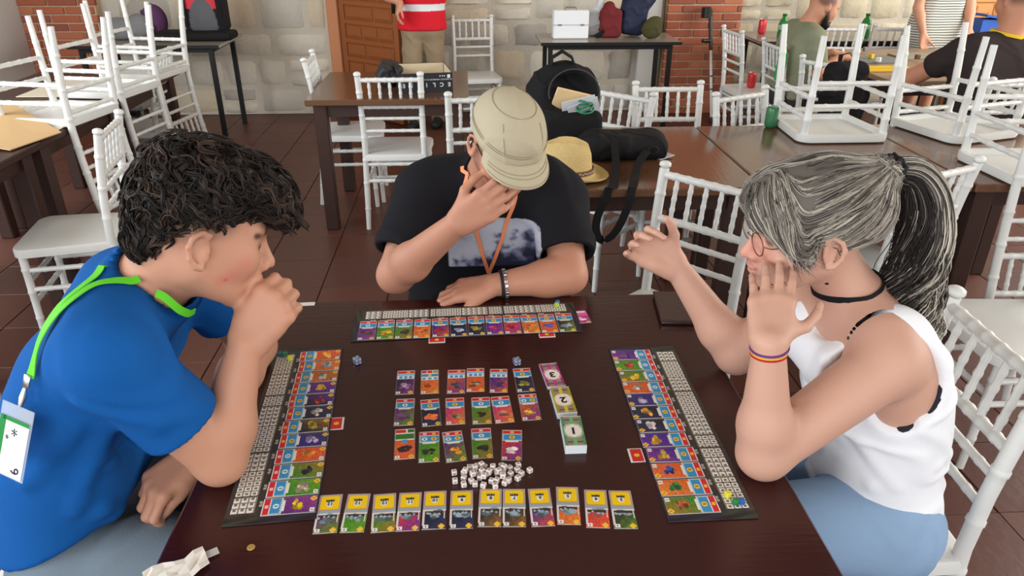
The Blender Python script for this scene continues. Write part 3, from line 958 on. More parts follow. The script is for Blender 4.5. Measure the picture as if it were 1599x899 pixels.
def flow(sdf, roots, dirfn, steps, step, offs, rs, wob=0.0, wlen=0.03, jit=0.0, om=None):
    """grow polylines over a surface"""
    P = np.array(roots, np.float32); n = len(P); out = [P.copy()]
    ph = rs.rand(n)*6.28; fr = (0.7+0.6*rs.rand(n))*step*6.28/wlen
    J = rs.randn(n, 3)*jit
    for i in range(steps):
        N = sdf.normal(P); D = dirfn(P, i/steps)+J
        D = D-N*(D*N).sum(1, keepdims=True); D /= np.maximum(np.linalg.norm(D, axis=1, keepdims=True), 1e-6)
        side = np.cross(N, D)
        D = D+side*(np.sin(ph+fr*i)*wob)[:, None]
        D /= np.linalg.norm(D, axis=1, keepdims=True)
        P = (P+D*step).astype(np.float32)
        d = sdf(P)
        P = P-(N*np.clip(d-offs[i+1]*(1 if om is None else om), -0.012, 0.012)[:, None]).astype(np.float32)
        out.append(P.copy())
    return np.stack(out, 1).astype(float)
def surface_samples(sdf, h, n, rs, keep=None):
    pos, q = sdf_mesh(sdf, h, 'sample')
    if keep is not None: pos = pos[keep(pos)]
    i = rs.randint(0, len(pos), n)
    return pos[i]+rs.randn(n, 3)*h*0.4
def ring_band(c, axis, rx, ry, xdir, w, t, name, m, parent, n=40):
    """a band (bracelet, choker) around an axis"""
    ax = unit(axis); x = unit(np.array(xdir, float)-ax*np.dot(xdir, ax)); y = np.cross(ax, x)
    P = []; F = []
    for i in range(n):
        a = 2*math.pi*i/n; o = x*math.cos(a)*rx+y*math.sin(a)*ry; nn = unit(o)
        for (dt, dw) in ((0, -1), (t, -1), (t, 1), (0, 1)): P.append(np.array(c)+o+nn*dt+ax*dw*w/2)
    for i in range(n):
        for j in range(4):
            a = i*4+j; b = i*4+(j+1) % 4; c2 = ((i+1) % n)*4+(j+1) % 4; d = ((i+1) % n)*4+j
            F.append((a, b, c2, d))
    return MB().add(P, F).build(name, m, parent, smooth=50)
def band_on(sdf, c, axis, w, t, name, m, parent, n=44, rmax=.12):
    """band lying on the surface around an axis, found by walking outwards from the axis"""
    ax = unit(axis); x = unit(np.cross(ax, (0.3, 1, 0.2))); y = np.cross(ax, x); P = []; F = []
    for i in range(n):
        a = 2*math.pi*i/n; d = x*math.cos(a)+y*math.sin(a)
        R_ = np.linspace(.012, rmax, 110); v = sdf((np.array(c)+d*R_[:, None]).astype(np.float32))
        k = np.argmax(v > 0) if (v > 0).any() else 60
        o = d*R_[k]
        for (dt, dw) in ((-.001, -1), (t, -1), (t, 1), (-.001, 1)): P.append(np.array(c)+o+d*dt+ax*dw*w/2)
    for i in range(n):
        for j in range(4):
            F.append((i*4+j, i*4+(j+1) % 4, ((i+1) % n)*4+(j+1) % 4, ((i+1) % n)*4+j))
    return MB().add(P, F).build(name, m, parent, smooth=50)
def clump(L, per, spread, rs, tip=0.35):
    """each guide line becomes a lock of hairs"""
    n, k, _ = L.shape
    prof = np.interp(np.linspace(0, 1, k), [0, .5, 1], [1, .8, tip])[None, :, None]
    out = [L+rs.randn(n, 1, 3)*spread*prof for _ in range(per)]
    return np.concatenate(out), np.tile(np.arange(n), per)
def spectacles(H, parent, m_frame, ex=.104, ez=-.004, r=(.024, .019), rim=.0014, temple=True, yo=.034):
    root = None
    mb = MB()
    for y in (-1, 1):
        pts = []
        for i in range(21):
            a = 2*math.pi*i/20; pts.append(H.w((ex-abs(math.cos(a)*y*r[0]+y*yo)*0.14, y*yo+math.cos(a)*r[0], ez+math.sin(a)*r[1])))
        mb.tube(pts, rim, 6, caps=False)
        if temple: mb.tube([H.w((ex-.008, y*(yo+r[0]), ez+.006)), H.w((ex-.018, y*.070, ez+.007)), H.w((.0, y*.081, .002)), H.w((-.018, y*.082, -.006)), H.w((-.028, y*.080, -.03))], rim*1.1, 6)
    mb.tube([H.w((ex-.001, -.010, ez+.004)), H.w((ex+.004, 0, ez+.008)), H.w((ex-.001, .010, ez+.004))], rim, 6)
    g = mb.build('spectacles', m_frame, parent, smooth=60)
    for y in (-1, 1):
        P = [H.w((ex-abs(y*yo)*0.14, y*yo, ez))]; F = []
        for i in range(20):
            a = 2*math.pi*i/20; P.append(H.w((ex-abs(math.cos(a)*y*r[0]+y*yo)*0.14, y*yo+math.cos(a)*r[0]*.97, ez+math.sin(a)*r[1]*.97)))
        for i in range(20): F.append((0, 1+i, 1+(i+1) % 20))
        MB().add(P, F).build('lens', M_lens, g)
    return g
def strap(sdf, pix, w, off, name, m, parent, sub=6, t=0.0008):
    P = np.array(surf_pts(sdf, pix, 0))
    # resample
    T = np.linspace(0, len(P)-1, (len(P)-1)*sub+1)
    Q = np.stack([np.interp(T, np.arange(len(P)), P[:, i]) for i in range(3)], 1)
    for _ in range(4): Q[1:-1] = Q[1:-1]*.5+(Q[:-2]+Q[2:])*.25
    Q = sdf.snap(Q, off); N = sdf.normal(Q)
    D = np.gradient(Q, axis=0); Wd = np.cross(N, D)
    return MB().ribbon(list(Q), list(Wd), w, t).build(name, m, parent, smooth=60), Q

# ================================================================== boy in blue
def build_boy():
    rs = np.random.RandomState(4)
    root = thing('person', 'boy with thick dark curly hair in a blue t-shirt, chin on hand', 'person', (-0.74, 1.12, 0.0))
    inv = Matrix.Translation((-0.74, 1.12, 0)).inverted()
    par = bpy.data.objects.new('person_body_holder', None)
    H = Head((-.430, 1.122, 1.157), math.radians(22), math.radians(19), math.radians(-5))
    lev = [((-.735, 1.12, .53), .085, .108), ((-.735, 1.12, .64), .075, .105), ((-.705, 1.12, .76), .078, .102), ((-.665, 1.12, .87), .09, .096), ((-.615, 1.12, .96), .112, .084), ((-.565, 1.125, 1.035), .125, .058)]
    sR, eR, wR = (-.535, .955, 1.025), (-.428, 1.0, .795), (-.378, 1.072, .972)
    sL, eL, wL = (-.55, 1.30, 1.025), (-.46, 1.36, .80), (-.512, 1.10, .725)
    B = SDF()
    build_head(B, H, jaw=.98)
    B.u(P_rc(H.w((-.035, 0, -.050)), (-.535, 1.122, 1.055), .055, .064), .03)
    torso(B, lev, (0, 1, 0), -.025)
    B.u(P_rc((-.55, 1.12, 1.05), sR, .05, .05), .03); B.u(P_rc((-.55, 1.12, 1.05), sL, .05, .05), .03)
    arm(B, sR, eR, wR, (.053, .042, .045, .0275)); arm(B, sL, eL, wL, (.053, .042, .043, .0275))
    uR = unit((.60, .28, .72))
    tips, kn, nR = hand(B, wR, uR, (.0, .82, -.3), (-.45, .3, .8), [(1.0, 1.45, .6), (1.1, 1.45, .6), (1.15, 1.45, .6), (1.15, 1.4, .6)], [(.5, .5, .6), (.35, .3, .85), (.2, .1, .9)], 1.02, .02)
    tl, kl, nL = hand(B, wL, (-.62, -.70, -.22), (-.25, .1, -.9), (.75, -.6, -.1), [(.75, 1.0, .5), (.8, 1.0, .5), (.8, 1.0, .5), (.85, 1.0, .5)], [(.9, .15, .35), (.9, -.15, .45)], 1.0, .03)
    skin = srgb(192, 140, 115)
    pt = head_paints(H, srgb(176, 106, 96), browcol=srgb(48, 34, 28))
    blush = srgb(196, 112, 96)
    for p, r in [((.060, -.058, -.030), .022), ((.045, -.062, -.052), .018), ((.03, -.06, -.062), .012), ((.070, -.045, -.048), .010)]:
        pt.append((P_ell(H.w(p), (r, r, r)), blush, -r*.9, .004, .55))
    for p in [(.052, -.058, -.040), (.066, -.05, -.032), (.038, -.060, -.060), (.030, -.056, -.070), (.05, -.05, -.062)]:
        pt.append((P_ell(H.w(p), (.003,)*3), srgb(170, 82, 74), -.002, .003, .8))
    for y in (-1, 1):                      # clipped hair around the ears and nape
        pt.append((H.ell((-.03, y*.066, .035), (.075, .03, .040)), srgb(70, 54, 46), -.02, .012, .75))
    pt.append((H.ell((-.085, 0, -.02), (.045, .065, .045)), srgb(44, 34, 30), -.02, .014, .85))
    for k in kn: pt.append((P_ell(k, (.012,)*3), srgb(206, 132, 112), -.008, .006, .5))
    soft('body', B, .0036, M_skin, root, skin, pt, it=2).matrix_parent_inverse = inv
    # t-shirt
    S = SDF(); torso(S, lev, (0, 1, 0), .004)
    for sh, el in ((sR, eR), (sL, eL)):
        S.u(P_rc((-.565, 1.12, 1.04), sh, .070, .066), .03)
        a, b = V(*sh), V(*el); e = a+(b-a)*.66
        S.u(P_rc(a, a+(b-a)*.9, .064, .066), .03)
    S.u(P_rc((-.52, 1.123, 1.065), (-.56, 1.125, 1.04), .076, .085), .025)
    for sh, el in ((sR, eR), (sL, eL)):
        a, b = V(*sh), V(*el); d = unit(b-a); e = a+(b-a)*.62
        cut = P_box(e+d*.1, (.13, .13, .1), np.stack([unit(np.cross(d, (0, 0, 1))), np.cross(d, unit(np.cross(d, (0, 0, 1)))), d], 1))
        S.sub(cut, .004); S.sub(P_rc(a, b, .053, .056), .003)
    nb = V(-.535, 1.122, 1.055); nd = unit(H.w((-.035, 0, -.05))-nb)
    S.sub(P_rc(nb-nd*.01, nb+nd*.14, .064, .074), .004)
    S.inter(P_plane((-.80, 1.12, .605), (.40, 0, -.91)), .01)
    # folds
    for a, b, r in [((-.60, .945, .93), (-.70, .985, .80), .012), ((-.56, .93, .90), (-.66, .96, .74), .010), ((-.55, .95, .97), (-.60, .97, .84), .010), ((-.52, 1.02, 1.03), (-.60, .99, 1.05), .010),
                    ((-.64, .985, .72), (-.80, 1.0, .62), .012), ((-.62, 1.0, .66), (-.80, 1.02, .57), .012), ((-.48, .94, .93), (-.56, .905, .99), .008)]:
        P = S.snap(np.array([a, b]), -.004); S.u(P_rc(P[0], P[1], r, r*.6), .022)
    blue = srgb(16, 84, 154)
    shirt = soft('t_shirt', S, .0055, M_cloth, root, blue, [(P_box((-.42, 1.24, .86), (.07, .07, .05)), srgb(150, 170, 190), -.01, .004, .0)], disp=wrinkle(.0062, 34, [(1, .3, .6), (.2, .5, 1), (.7, -.2, .9)], .3), it=2)
    shirt.matrix_parent_inverse = inv
    # jeans
    J = SDF(); J.u(P_rc((-.735, 1.03, .535), (-.735, 1.21, .535), .116, .116), .03)
    legs(J, [(-.71, 1.005, .55), (-.71, 1.235, .55)], [(-.30, .985, .555), (-.30, 1.255, .555)], [(-.34, .98, .1), (-.34, 1.26, .1)], (.104, .078, .062))
    J.inter(P_plane((-.75, 1.12, .66), (-.3, 0, 1)), .01)
    cj = srgb(112, 126, 138)
    j = soft('jeans', J, .009, M_denim, root, cj, [(P_rc((-.70, .91, .52), (-.40, .91, .52), .02, .02), srgb(160, 172, 182), -.02, .03, .4)], disp=wrinkle(.007, 45, [(1, .2, .2), (.6, .1, 1)], .5))
    j.matrix_parent_inverse = inv
    for p in ((-.31, .98, 0), (-.31, 1.26, 0)): shoe(root, p, (1, 0, 0), srgb(200, 200, 200))
    # hair: mass + curly locks
    HS = SDF()
    HS.u(H.ell((-.014, 0, .058), (.088, .082, .070)), .02)
    HS.u(H.ell((.045, 0, .088), (.066, .074, .040)), .03)
    HS.u(H.ell((-.060, 0, .030), (.042, .068, .052)), .03)
    HS.u(H.ell((-.076, 0, -.018), (.024, .046, .036)), .03)
    HS.u(H.ell((.098, .0, .068), (.030, .058, .026), (0, .35, 0)), .025)
    HS.u(H.ell((.116, -.012, .046), (.015, .030, .018)), .02)
    HS.u(H.ell((-.035, 0, .102), (.06, .06, .034)), .03)
    HS.sub(H.ell((.072, 0, -.036), (.078, .13, .076)), .012)
    for y in (-1, 1): HS.sub(H.ell((-.005, y*.104, -.014), (.066, .042, .054)), .012)
    dark = srgb(30, 24, 22)
    def bumps(p): 
        q = H.loc(p)*1000
        return .008*np.sin(q[:, 0]*.13+2*np.sin(q[:, 1]*.09))*np.sin(q[:, 1]*.15+np.sin(q[:, 2]*.12)+q[:, 2]*.08)+.004*np.sin(q[:, 2]*.22+q[:, 0]*.21)
    hm = soft('hair', HS, .005, M_hair, root, dark, disp=bumps); hm.matrix_parent_inverse = inv
    roots = surface_samples(HS, .008, 1050, rs)
    def dirf(P, t):
        q = H.loc(P); d = np.stack([q[:, 0]*.6+.055, q[:, 1]*1.3, -.05-0.15*(q[:, 2] < .03)-.4*np.clip(-q[:, 0]-.05, 0, 1)], 1)
        return d @ H.R.T
    steps = 11; offs = np.concatenate([[0], np.interp(np.linspace(0, 1, steps), [0, .4, 1], [.001, .006, .008])])
    G = flow(HS, roots, dirf, steps, .0062, offs, rs, wob=1.05, wlen=.058, jit=.045, om=.5+1.5*rs.rand(len(roots))**1.5)
    qe = H.loc(G[:, -1]); G = G[~((qe[:, 0] > .022) & (np.abs(qe[:, 1]) > .045) & (qe[:, 2] < .034))]
    # loose curls falling over the forehead
    m = 46; ct = np.stack([.098+.022*rs.rand(m), -.055+.105*rs.rand(m), .072+.020*rs.rand(m)], 1); tt = np.linspace(0, 1, steps+1); fr = []
    for i in range(m):
        a0 = rs.rand()*6.28; ln = .030+.026*rs.rand(); rr = .005+.006*rs.rand()
        q = ct[i]+np.stack([.022*tt+rr*np.cos(a0+tt*6.5), rr*np.sin(a0+tt*5)+.004*tt*rs.randn(), -ln*tt**1.3+rr*.5*np.sin(a0+tt*6.5)], 1)
        fr.append(np.array([H.w(p) for p in q]))
    G = np.concatenate([G, np.array(fr)])
    L, gi = clump(G, 7, .0022, rs, .3)
    br = (rs.rand(len(G), 1)**2)[gi]*(.5+.8*rs.rand(len(L), 1)); br = np.clip(br, 0, 1); cols = np.array(srgb(18, 14, 13))*(1-br)+np.array(srgb(70, 54, 45))*br
    st = strand_mesh('hair_curls', L, .0009+.0008*rs.rand(len(L)), cols, hm)
    # lanyard with badge
    M_lan = mat('green_lanyard', srgb(96, 206, 40), .6, .3, var=.08, vscale=60)
    lan, Q = strap(S, [(224, 388), (205, 395), (165, 422), (133, 453), (89, 498), (68, 548), (56, 585)], .014, .0085, 'lanyard', M_lan, root); lan.matrix_parent_inverse = inv
    l2, Q2 = strap(S, [(210, 447), (196, 445), (151, 450), (116, 476), (84, 516), (68, 552), (57, 587)], .013, .0095, 'lanyard_strap', M_lan, lan)
    U = SDF(); U.ops = B.ops+S.ops
    l3, Q3 = strap(U, [(240, 460), (258, 470), (275, 482), (292, 487), (300, 482)], .013, .006, 'lanyard_strap', M_lan, lan)
    p0 = Q[-1]; N = S.normal(Q[-1:])[0]; dn = unit(V(-.12, 0, -1)-N*np.dot(V(-.12, 0, -1), N)); sd = np.cross(dn, N)
    clip = MB(); clip.box(p0+dn*.008+N*.004, (.012, .004, .02), np.stack([sd, N, dn], 1), bev=.001); clip.tube([p0+dn*.018+N*.005, p0+dn*.032+N*.006, p0+dn*.046+N*.008], [.003, .0055, .003], 8)
    clip.build('clasp', M_metal, lan, smooth=60)
    R = np.stack([sd, N, dn], 1)
    if R[0, 0] < 0: R[:, 0] *= -1; R[:, 1] = np.cross(R[:, 2], R[:, 0])
    R[:, 0] = unit(R[:, 0]); out = N if np.dot(R[:, 1], N) > 0 else N
    sx = R[:, 0]
    cpos = p0+dn*.100+N*.010
    def bx(du, dv, w, h, off, t): 
        return (cpos+sx*du+dn*dv+N*off, (w, t, h), np.stack([sx, N, dn], 1))
    MB().box(*bx(0, -.002, .062, .108, 0, .002), bev=.0008).build('badge_sleeve', mat('clear_vinyl', (.8, .86, .9), .1, .5, alpha=.28), lan)
    card = MB().box(*bx(.001, .006, .054, .086, .0016, .0008)).build('badge_card', mat('badge_paper', srgb(236, 240, 240), .6, .2), lan)
    g = mat('badge_green', srgb(30, 130, 60), .6, .2)
    m = MB(); m.box(*bx(-.022, .006, .011, .086, .0022, .0006)); m.box(*bx(.003, -.034, .05, .006, .0022, .0006)); m.build('badge_print', g, card)
    ink = mat('pen_ink', srgb(50, 52, 70), .7, .1)
    def wr(txt, du, dv, size, ang):
        me = text_mesh(txt, size, ink, .0002); o = inst('handwriting', me, card)
        Mx = Matrix(np.stack([-sx, dn, -N] if False else [sx, -dn, N], 1)).to_4x4() @ Matrix.Rotation(ang, 4, 'Z'); Mx.translation = Vector(cpos+sx*du+dn*dv+N*.0026); o.matrix_local = Mx
    wr('*', .004, -.012, .026, .2); wr('*', -.008, -.004, .016, .4); wr('6', .016, .038, .022, 1.9)
    return root
build_boy()
# ================================================================== woman in white
def build_woman():
    rs = np.random.RandomState(9)
    o0 = (0.82, 1.15, 0.0)
    root = thing('person', 'grey-haired woman with ponytail and glasses in a white tank top', 'person', o0)
    inv = Matrix.Translation(o0).inverted()
    H = Head((.596, 1.173, 1.121), math.radians(175), math.radians(7), math.radians(-3), 0.98)
    lev = [((.80, 1.16, .51), .09, .106), ((.80, 1.16, .62), .066, .096), ((.79, 1.16, .74), .07, .092), ((.765, 1.16, .84), .08, .085), ((.735, 1.16, .91), .088, .072), ((.705, 1.163, .955), .10, .046)]
    sL, eL, wL = (.705, 1.03, .925), (.487, .968, .792), (.467, .980, 1.000)
    sR, eR, wR = (.69, 1.30, .925), (.545, 1.285, .793), (.423, 1.365, .958)
    B = SDF()
    build_head(B, H, jaw=.92, nose=1.03, lips=1.06)
    B.u(P_rc(H.w((-.030, 0, -.055)), (.70, 1.165, .975), .047, .055), .03)
    torso(B, lev, (0, 1, 0), -.004)
    B.u(P_rc((.70, 1.16, .965), sL, .045, .048), .03); B.u(P_rc((.70, 1.16, .965), sR, .045, .048), .03)
    arm(B, sL, eL, wL, (.055, .043, .043, .0255)); arm(B, sR, eR, wR, (.053, .041, .042, .0255))
    tL, kL, nL = hand(B, wL, (.27, .80, .52), (.0, .5, -.8), (.93, -.28, .0), [(.10, .15, .12), (.05, .18, .12), (.08, .18, .12), (.15, .2, .15)], [(.55, .8, .15), (.8, .5, .15), (.9, .25, .1)], .96, .045, .0018, .90)
    tR, kR, nR = hand(B, wR, (-.80, .05, .50), (.2, -.8, .2), (.42, .35, .82), [(.85, 1.1, .6), (.65, .9, .5), (.5, .75, .45), (.25, .5, .4)], [(.55, .65, .4), (.75, .4, .5), (.85, .1, .5)], .93, .08)
    skin = srgb(199, 154, 134)
    pt = head_paints(H, srgb(190, 118, 112), browcol=srgb(110, 88, 76))
    pt.append((H.ell((.09, 0, -.03), (.05, .06, .03)), srgb(214, 140, 122), -.03, .02, .6))
    for t, d in tL[:4]: pt.append((P_ell(t+d*.004, (.009,)*3), srgb(226, 166, 152), -.004, .004, .6))
    for k in kL: pt.append((P_ell(k, (.010,)*3), srgb(200, 136, 118), -.006, .006, .45))
    for y in (-1, 1): pt.append((H.ell((-.03, y*.066, .03), (.07, .03, .03)), srgb(120, 104, 96), -.01, .01, .6))
    soft('body', B, .0036, M_skin, root, skin, pt).matrix_parent_inverse = inv
    # tank top
    S = SDF(); torso(S, lev[:5], (0, 1, 0), .007)
    for y in (-1, 1):
        yy = 1.158+y*.088
        S.u(P_rc((.735, yy, .945), (.745, yy+y*.004, .905), .052, .06), .02); S.u(P_rc((.735, yy-y*.01, .95), (.665, yy, .89), .05, .05), .02)
    S.u(P_rc((.665, 1.10, .86), (.665, 1.21, .86), .052, .052), .03)
    S.u(P_rc((.72, 1.10, .78), (.72, 1.21, .78), .06, .06), .03)
    for sh, y in ((sL, -1), (sR, 1)):
        S.sub(P_ell((.712, 1.158+y*.172, .90), (.085, .062, .105)), .006)
        S.sub(P_rc(V(sh[0]-.02, sh[1], sh[2]-.02), V(sh[0]-.12, sh[1]+y*.02, sh[2]-.06), .058, .055), .006)
    S.sub(P_ell((.655, 1.16, .99), (.085, .073, .085)), .006); S.sub(P_rc((.70, 1.163, .98), H.w((-.03, 0, -.055)), .066, .07), .006)
    S_cut = len(S.ops)
    S.inter(P_plane((.80, 1.15, .572), (.12, 0, -1)), .01)
    for a, b, r in [((.88, 1.06, .70), (.75, 1.04, .66), .010), ((.89, 1.07, .665), (.75, 1.05, .615), .011), ((.88, 1.08, .78), (.81, 1.045, .73), .008), ((.88, 1.07, .62), (.73, 1.05, .60), .012), ((.71, 1.05, .76), (.78, 1.05, .69), .007)]:
        P = S.snap(np.array([a, b]), -.004); S.u(P_rc(P[0], P[1], r, r*.6), .02)
    top = soft('tank_top', S, .005, M_cloth, root, srgb(233, 235, 240), disp=wrinkle(.0045, 50, [(.3, .2, 1), (1, .2, .5)], .7)); top.matrix_parent_inverse = inv
    U = SDF(); U.ops = B.ops+S.ops
    # dark vest worn underneath, showing along the arm holes
    D = SDF(); D.ops = [(o, P_off(p, -.003) if o == 'u' else (P_ell(p.c, p.r*np.float32(.965)) if isinstance(p, P_ell) and abs(p.r[1]-.062) < 1e-4 else p), k) for o, p, k in S.ops[:S_cut]]
    D.inter(P_plane((.8, 1.15, .66), (0, 0, -1)), .004)
    D.inter(P_plane((.7, 1.15, .895), (0, 0, 1)), .004)
    D.inter(P_plane((.735, 1.15, .8), (-1, 0, 0)), .004)
    soft('dark_vest', D, .006, mat('dark_trim', srgb(40, 38, 48), .8, .2), top).matrix_parent_inverse = Matrix()
    # jeans
    J = SDF(); J.u(P_rc((.80, 1.06, .535), (.80, 1.26, .535), .112, .112), .03)
    legs(J, [(.78, 1.045, .545), (.78, 1.275, .545)], [(.40, 1.03, .55), (.40, 1.27, .55)], [(.44, 1.02, .1), (.44, 1.28, .1)], (.10, .075, .06))
    J.inter(P_plane((.80, 1.15, .63), (.1, 0, 1)), .01)
    j = soft('jeans', J, .009, M_denim, root, srgb(140, 168, 200), disp=wrinkle(.007, 48, [(1, .2, .2), (.6, .1, 1)], .9)); j.matrix_parent_inverse = inv
    for p in ((.42, 1.02, 0), (.42, 1.28, 0)): shoe(root, p, (-1, 0, 0), srgb(90, 90, 96))
    # hair
    HS = SDF()
    HS.u(H.ell((-.016, 0, .040), (.104, .086, .090)), .02)
    HS.u(H.ell((.055, .0, .062), (.062, .074, .050)), .03)
    HS.u(H.ell((-.085, 0, .03), (.045, .065, .060)), .03)
    HS.u(H.rc((.090, .030, .055), (.052, .077, .005), .024, .016), .025)
    HS.u(H.rc((.060, .070, .030), (.022, .084, -.028), .020, .006), .02)
    HS.u(H.rc((.090, -.030, .055), (.052, -.077, .005), .024, .016), .025)
    HS.u(H.rc((.085, .0, .060), (.100, .02, .030), .026, .014), .02)
    HS.u(H.rc((-.10, 0, .085), (-.118, 0, .092), .03, .024), .03)
    HS.sub(H.ell((.105, 0, -.055), (.060, .13, .078)), .01)
    for y in (-1, 1): HS.sub(H.ell((-.014, y*.094, -.026), (.032, .030, .036)), .01)
    HS.sub(H.ell((-.02, 0, -.075), (.10, .12, .05)), .02)
    def strand_cols(n, light=.5):
        r = rs.rand(n, 1); a = np.array(srgb(78, 72, 68)); b = np.array(srgb(140, 133, 124)); c = np.array(srgb(200, 192, 178))
        out = np.where(r < .42-.3*light+.15, a*(.6+.8*rs.rand(n, 1)), np.where(r < .80-.2*light, b*(.7+.6*rs.rand(n, 1)), c*(.8+.35*rs.rand(n, 1))))
        return out
    hm = soft('hair', HS, .0045, M_hair, root, srgb(96, 90, 84)); hm.matrix_parent_inverse = inv
    tie = np.array((-.112, 0, .090))
    roots = surface_samples(HS, .008, 800, rs)
    def dirf(P, t):
        q = H.loc(P); d = tie-q
        d = d/np.maximum(np.linalg.norm(d, axis=1, keepdims=True), 1e-6)
        # fringe sweeps from the crown forwards and down beside the face
        fr = sstep(.030, .060, q[:, 0])[:, None]*sstep(-.03, .02, q[:, 1])[:, None]*.9
        sw = np.stack([-.12-0*q[:, 0], .45+0*q[:, 0], -1+0*q[:, 0]], 1)
        return (d*(1-fr)+sw*fr) @ H.R.T
    steps = 15; offs = np.concatenate([[0], np.interp(np.linspace(0, 1, steps), [0, .3, 1], [.0012, .0028, .0015])])
    L = flow(HS, roots, dirf, steps, .0085, offs, rs, wob=.06, wlen=.09, jit=.07)
    # stop strands at the hair tie
    tw = H.w(tie); dist = np.linalg.norm(L-tw, axis=2); hit = dist < .022
    idx = np.where(hit.any(1), hit.argmax(1), steps)
    for i in np.where(idx < steps)[0]: L[i, idx[i]:] = L[i, idx[i]]+(np.arange(steps+1-idx[i])[:, None]*1e-5)
    cg = strand_cols(len(L), .75); L, gi = clump(L, 6, .0016, rs, .8)
    strand_mesh('hair_strands', L, .0005+.0005*rs.rand(len(L)), cg[gi]*.6+strand_cols(len(L), .75)*.4, hm)
    # loose fringe locks hanging in front of the ear
    n = 260; r0 = np.stack([.062+.03*rs.rand(n), .040+.035*rs.rand(n), .060+.03*rs.rand(n)], 1)
    r1 = np.stack([.060+.02*rs.randn(n)*.5, .083+.006*rs.rand(n), .010+.012*rs.randn(n)], 1)
    r2 = np.stack([.030+.010*rs.randn(n), .088+.006*rs.rand(n), -.022+.014*rs.randn(n)], 1)
    tt = np.linspace(0, 1, 10)[None, :, None]
    Lf = r0[:, None]*(1-tt)**2+r1[:, None]*2*tt*(1-tt)*1.0+r2[:, None]*tt**2
    Lf = np.einsum('ij,nkj->nki', H.R, Lf*H.k)+H.C
    strand_mesh('fringe', Lf, .0007+.0006*rs.rand(n), strand_cols(n, .5), hm)
    # ponytail: bundle of curling strands along a bent path
    K = np.array([H.w(tie), (.752, 1.172, 1.222), (.786, 1.165, 1.18), (.800, 1.160, 1.11), (.796, 1.150, 1.03), (.782, 1.13, .965), (.790, 1.12, .905), (.80, 1.11, .875)])
    T = np.linspace(0, len(K)-1, 40)
    path = np.stack([np.interp(T, np.arange(len(K)), K[:, i]) for i in range(3)], 1)
    for _ in range(6): path[1:-1] = path[1:-1]*.5+(path[:-2]+path[2:])*.25
    rad = np.interp(np.linspace(0, 1, 40), [0, .05, .3, .65, .85, 1], [.016, .022, .038, .044, .034, .014])
    PS = SDF()
    for i in range(0, 36, 2): PS.u(P_rc(path[i], path[min(i+2, 39)], rad[i]*.72, rad[min(i+2, 39)]*.72), .01)
    pm = soft('ponytail', PS, .005, M_hair, root, srgb(50, 44, 42)); pm.matrix_parent_inverse = inv
    n = 2000; k = 30
    tan = np.gradient(path, axis=0); tan /= np.linalg.norm(tan, axis=1, keepdims=True)
    side = np.cross(tan, (0, 1, 0)); side /= np.linalg.norm(side, axis=1, keepdims=True); bn = np.cross(tan, side)
    ang = rs.rand(n)*6.28;  rr = np.sqrt(rs.rand(n))*.55+.5; end = .70+.32*rs.rand(n); end = np.minimum(end, 1.0)
    nc = 70; cl = rs.randint(0, nc, n); ang = (rs.rand(nc)*6.28)[cl]+.22*rs.randn(n); rr = (np.sqrt(rs.rand(nc))*.5+.5)[cl]+.10*rs.randn(n)
    curl = (.010+.022*rs.rand(nc))[cl]; ph = (rs.rand(nc)*6.28)[cl]+.25*rs.randn(n); end = np.clip((.74+.28*rs.rand(nc))[cl]+.03*rs.randn(n), .6, 1.0); fq = (15+9*rs.rand(nc))[cl]
    ss = np.linspace(0, 1, k)
    Lp = np.zeros((n, k, 3))
    for j in range(k):
        u = ss[j]*end*39; i0 = np.clip(u.astype(int), 0, 38); f = (u-i0)[:, None]
        c = path[i0]*(1-f)+path[i0+1]*f; R_ = (rad[i0]*(1-f[:, 0])+rad[i0+1]*f[:, 0])
        g = np.clip((ss[j]*end-.28)/.5, 0, 1)
        a = ang+ss[j]*0.8; wv = curl*g
        Lp[:, j] = c+side[i0]*(np.cos(a)*R_*rr+wv*np.cos(ss[j]*fq*end+ph))[:, None]+bn[i0]*(np.sin(a)*R_*rr+wv*np.sin(ss[j]*fq*end+ph))[:, None]
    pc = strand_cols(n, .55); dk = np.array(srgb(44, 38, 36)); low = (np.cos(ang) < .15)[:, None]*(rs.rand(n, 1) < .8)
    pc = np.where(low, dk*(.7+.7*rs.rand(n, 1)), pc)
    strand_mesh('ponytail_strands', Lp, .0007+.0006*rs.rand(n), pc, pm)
    # curls at the end of the tail
    n = 26; Lc = np.zeros((n, 30, 3)); ss = np.linspace(0, 1, 30)
    for i in range(n):
        b = path[30+rs.randint(0, 8)]+rs.randn(3)*.014; R_ = .014+.012*rs.rand(); ph = rs.rand()*6.28; sg = rs.choice([-1, 1])
        ln = .05+.05*rs.rand()
        Lc[i] = b+np.stack([np.cos(ss*7*sg+ph)*R_, np.sin(ss*5+ph)*R_*.6-.01, -ss*ln+np.sin(ss*7*sg+ph)*R_*.7], 1)
    Lc = np.concatenate([Lc+rs.randn(1, 1, 3)*.002 for _ in range(9)])
    strand_mesh('ponytail_curls', Lc, .0008+.0004*rs.rand(len(Lc)), strand_cols(len(Lc), .35)*.8, pm)
    # hair tie
    mb = MB(); c = path[1]; ax = tan[1]
    for q in range(5):
        pts = []
        for i in range(25):
            a = i/24*6.2832; pts.append(c+ax*(q-2)*.006+(side[1]*math.cos(a)+bn[1]*math.sin(a))*(.024+.004*math.sin(a*9+q))+ax*.003*math.sin(a*7+q*2))
        mb.tube(pts, .0055, 6, caps=False)
    mb.build('hair_tie', mat('black_elastic', srgb(22, 22, 26), .7, .3), root, smooth=60).matrix_parent_inverse = inv
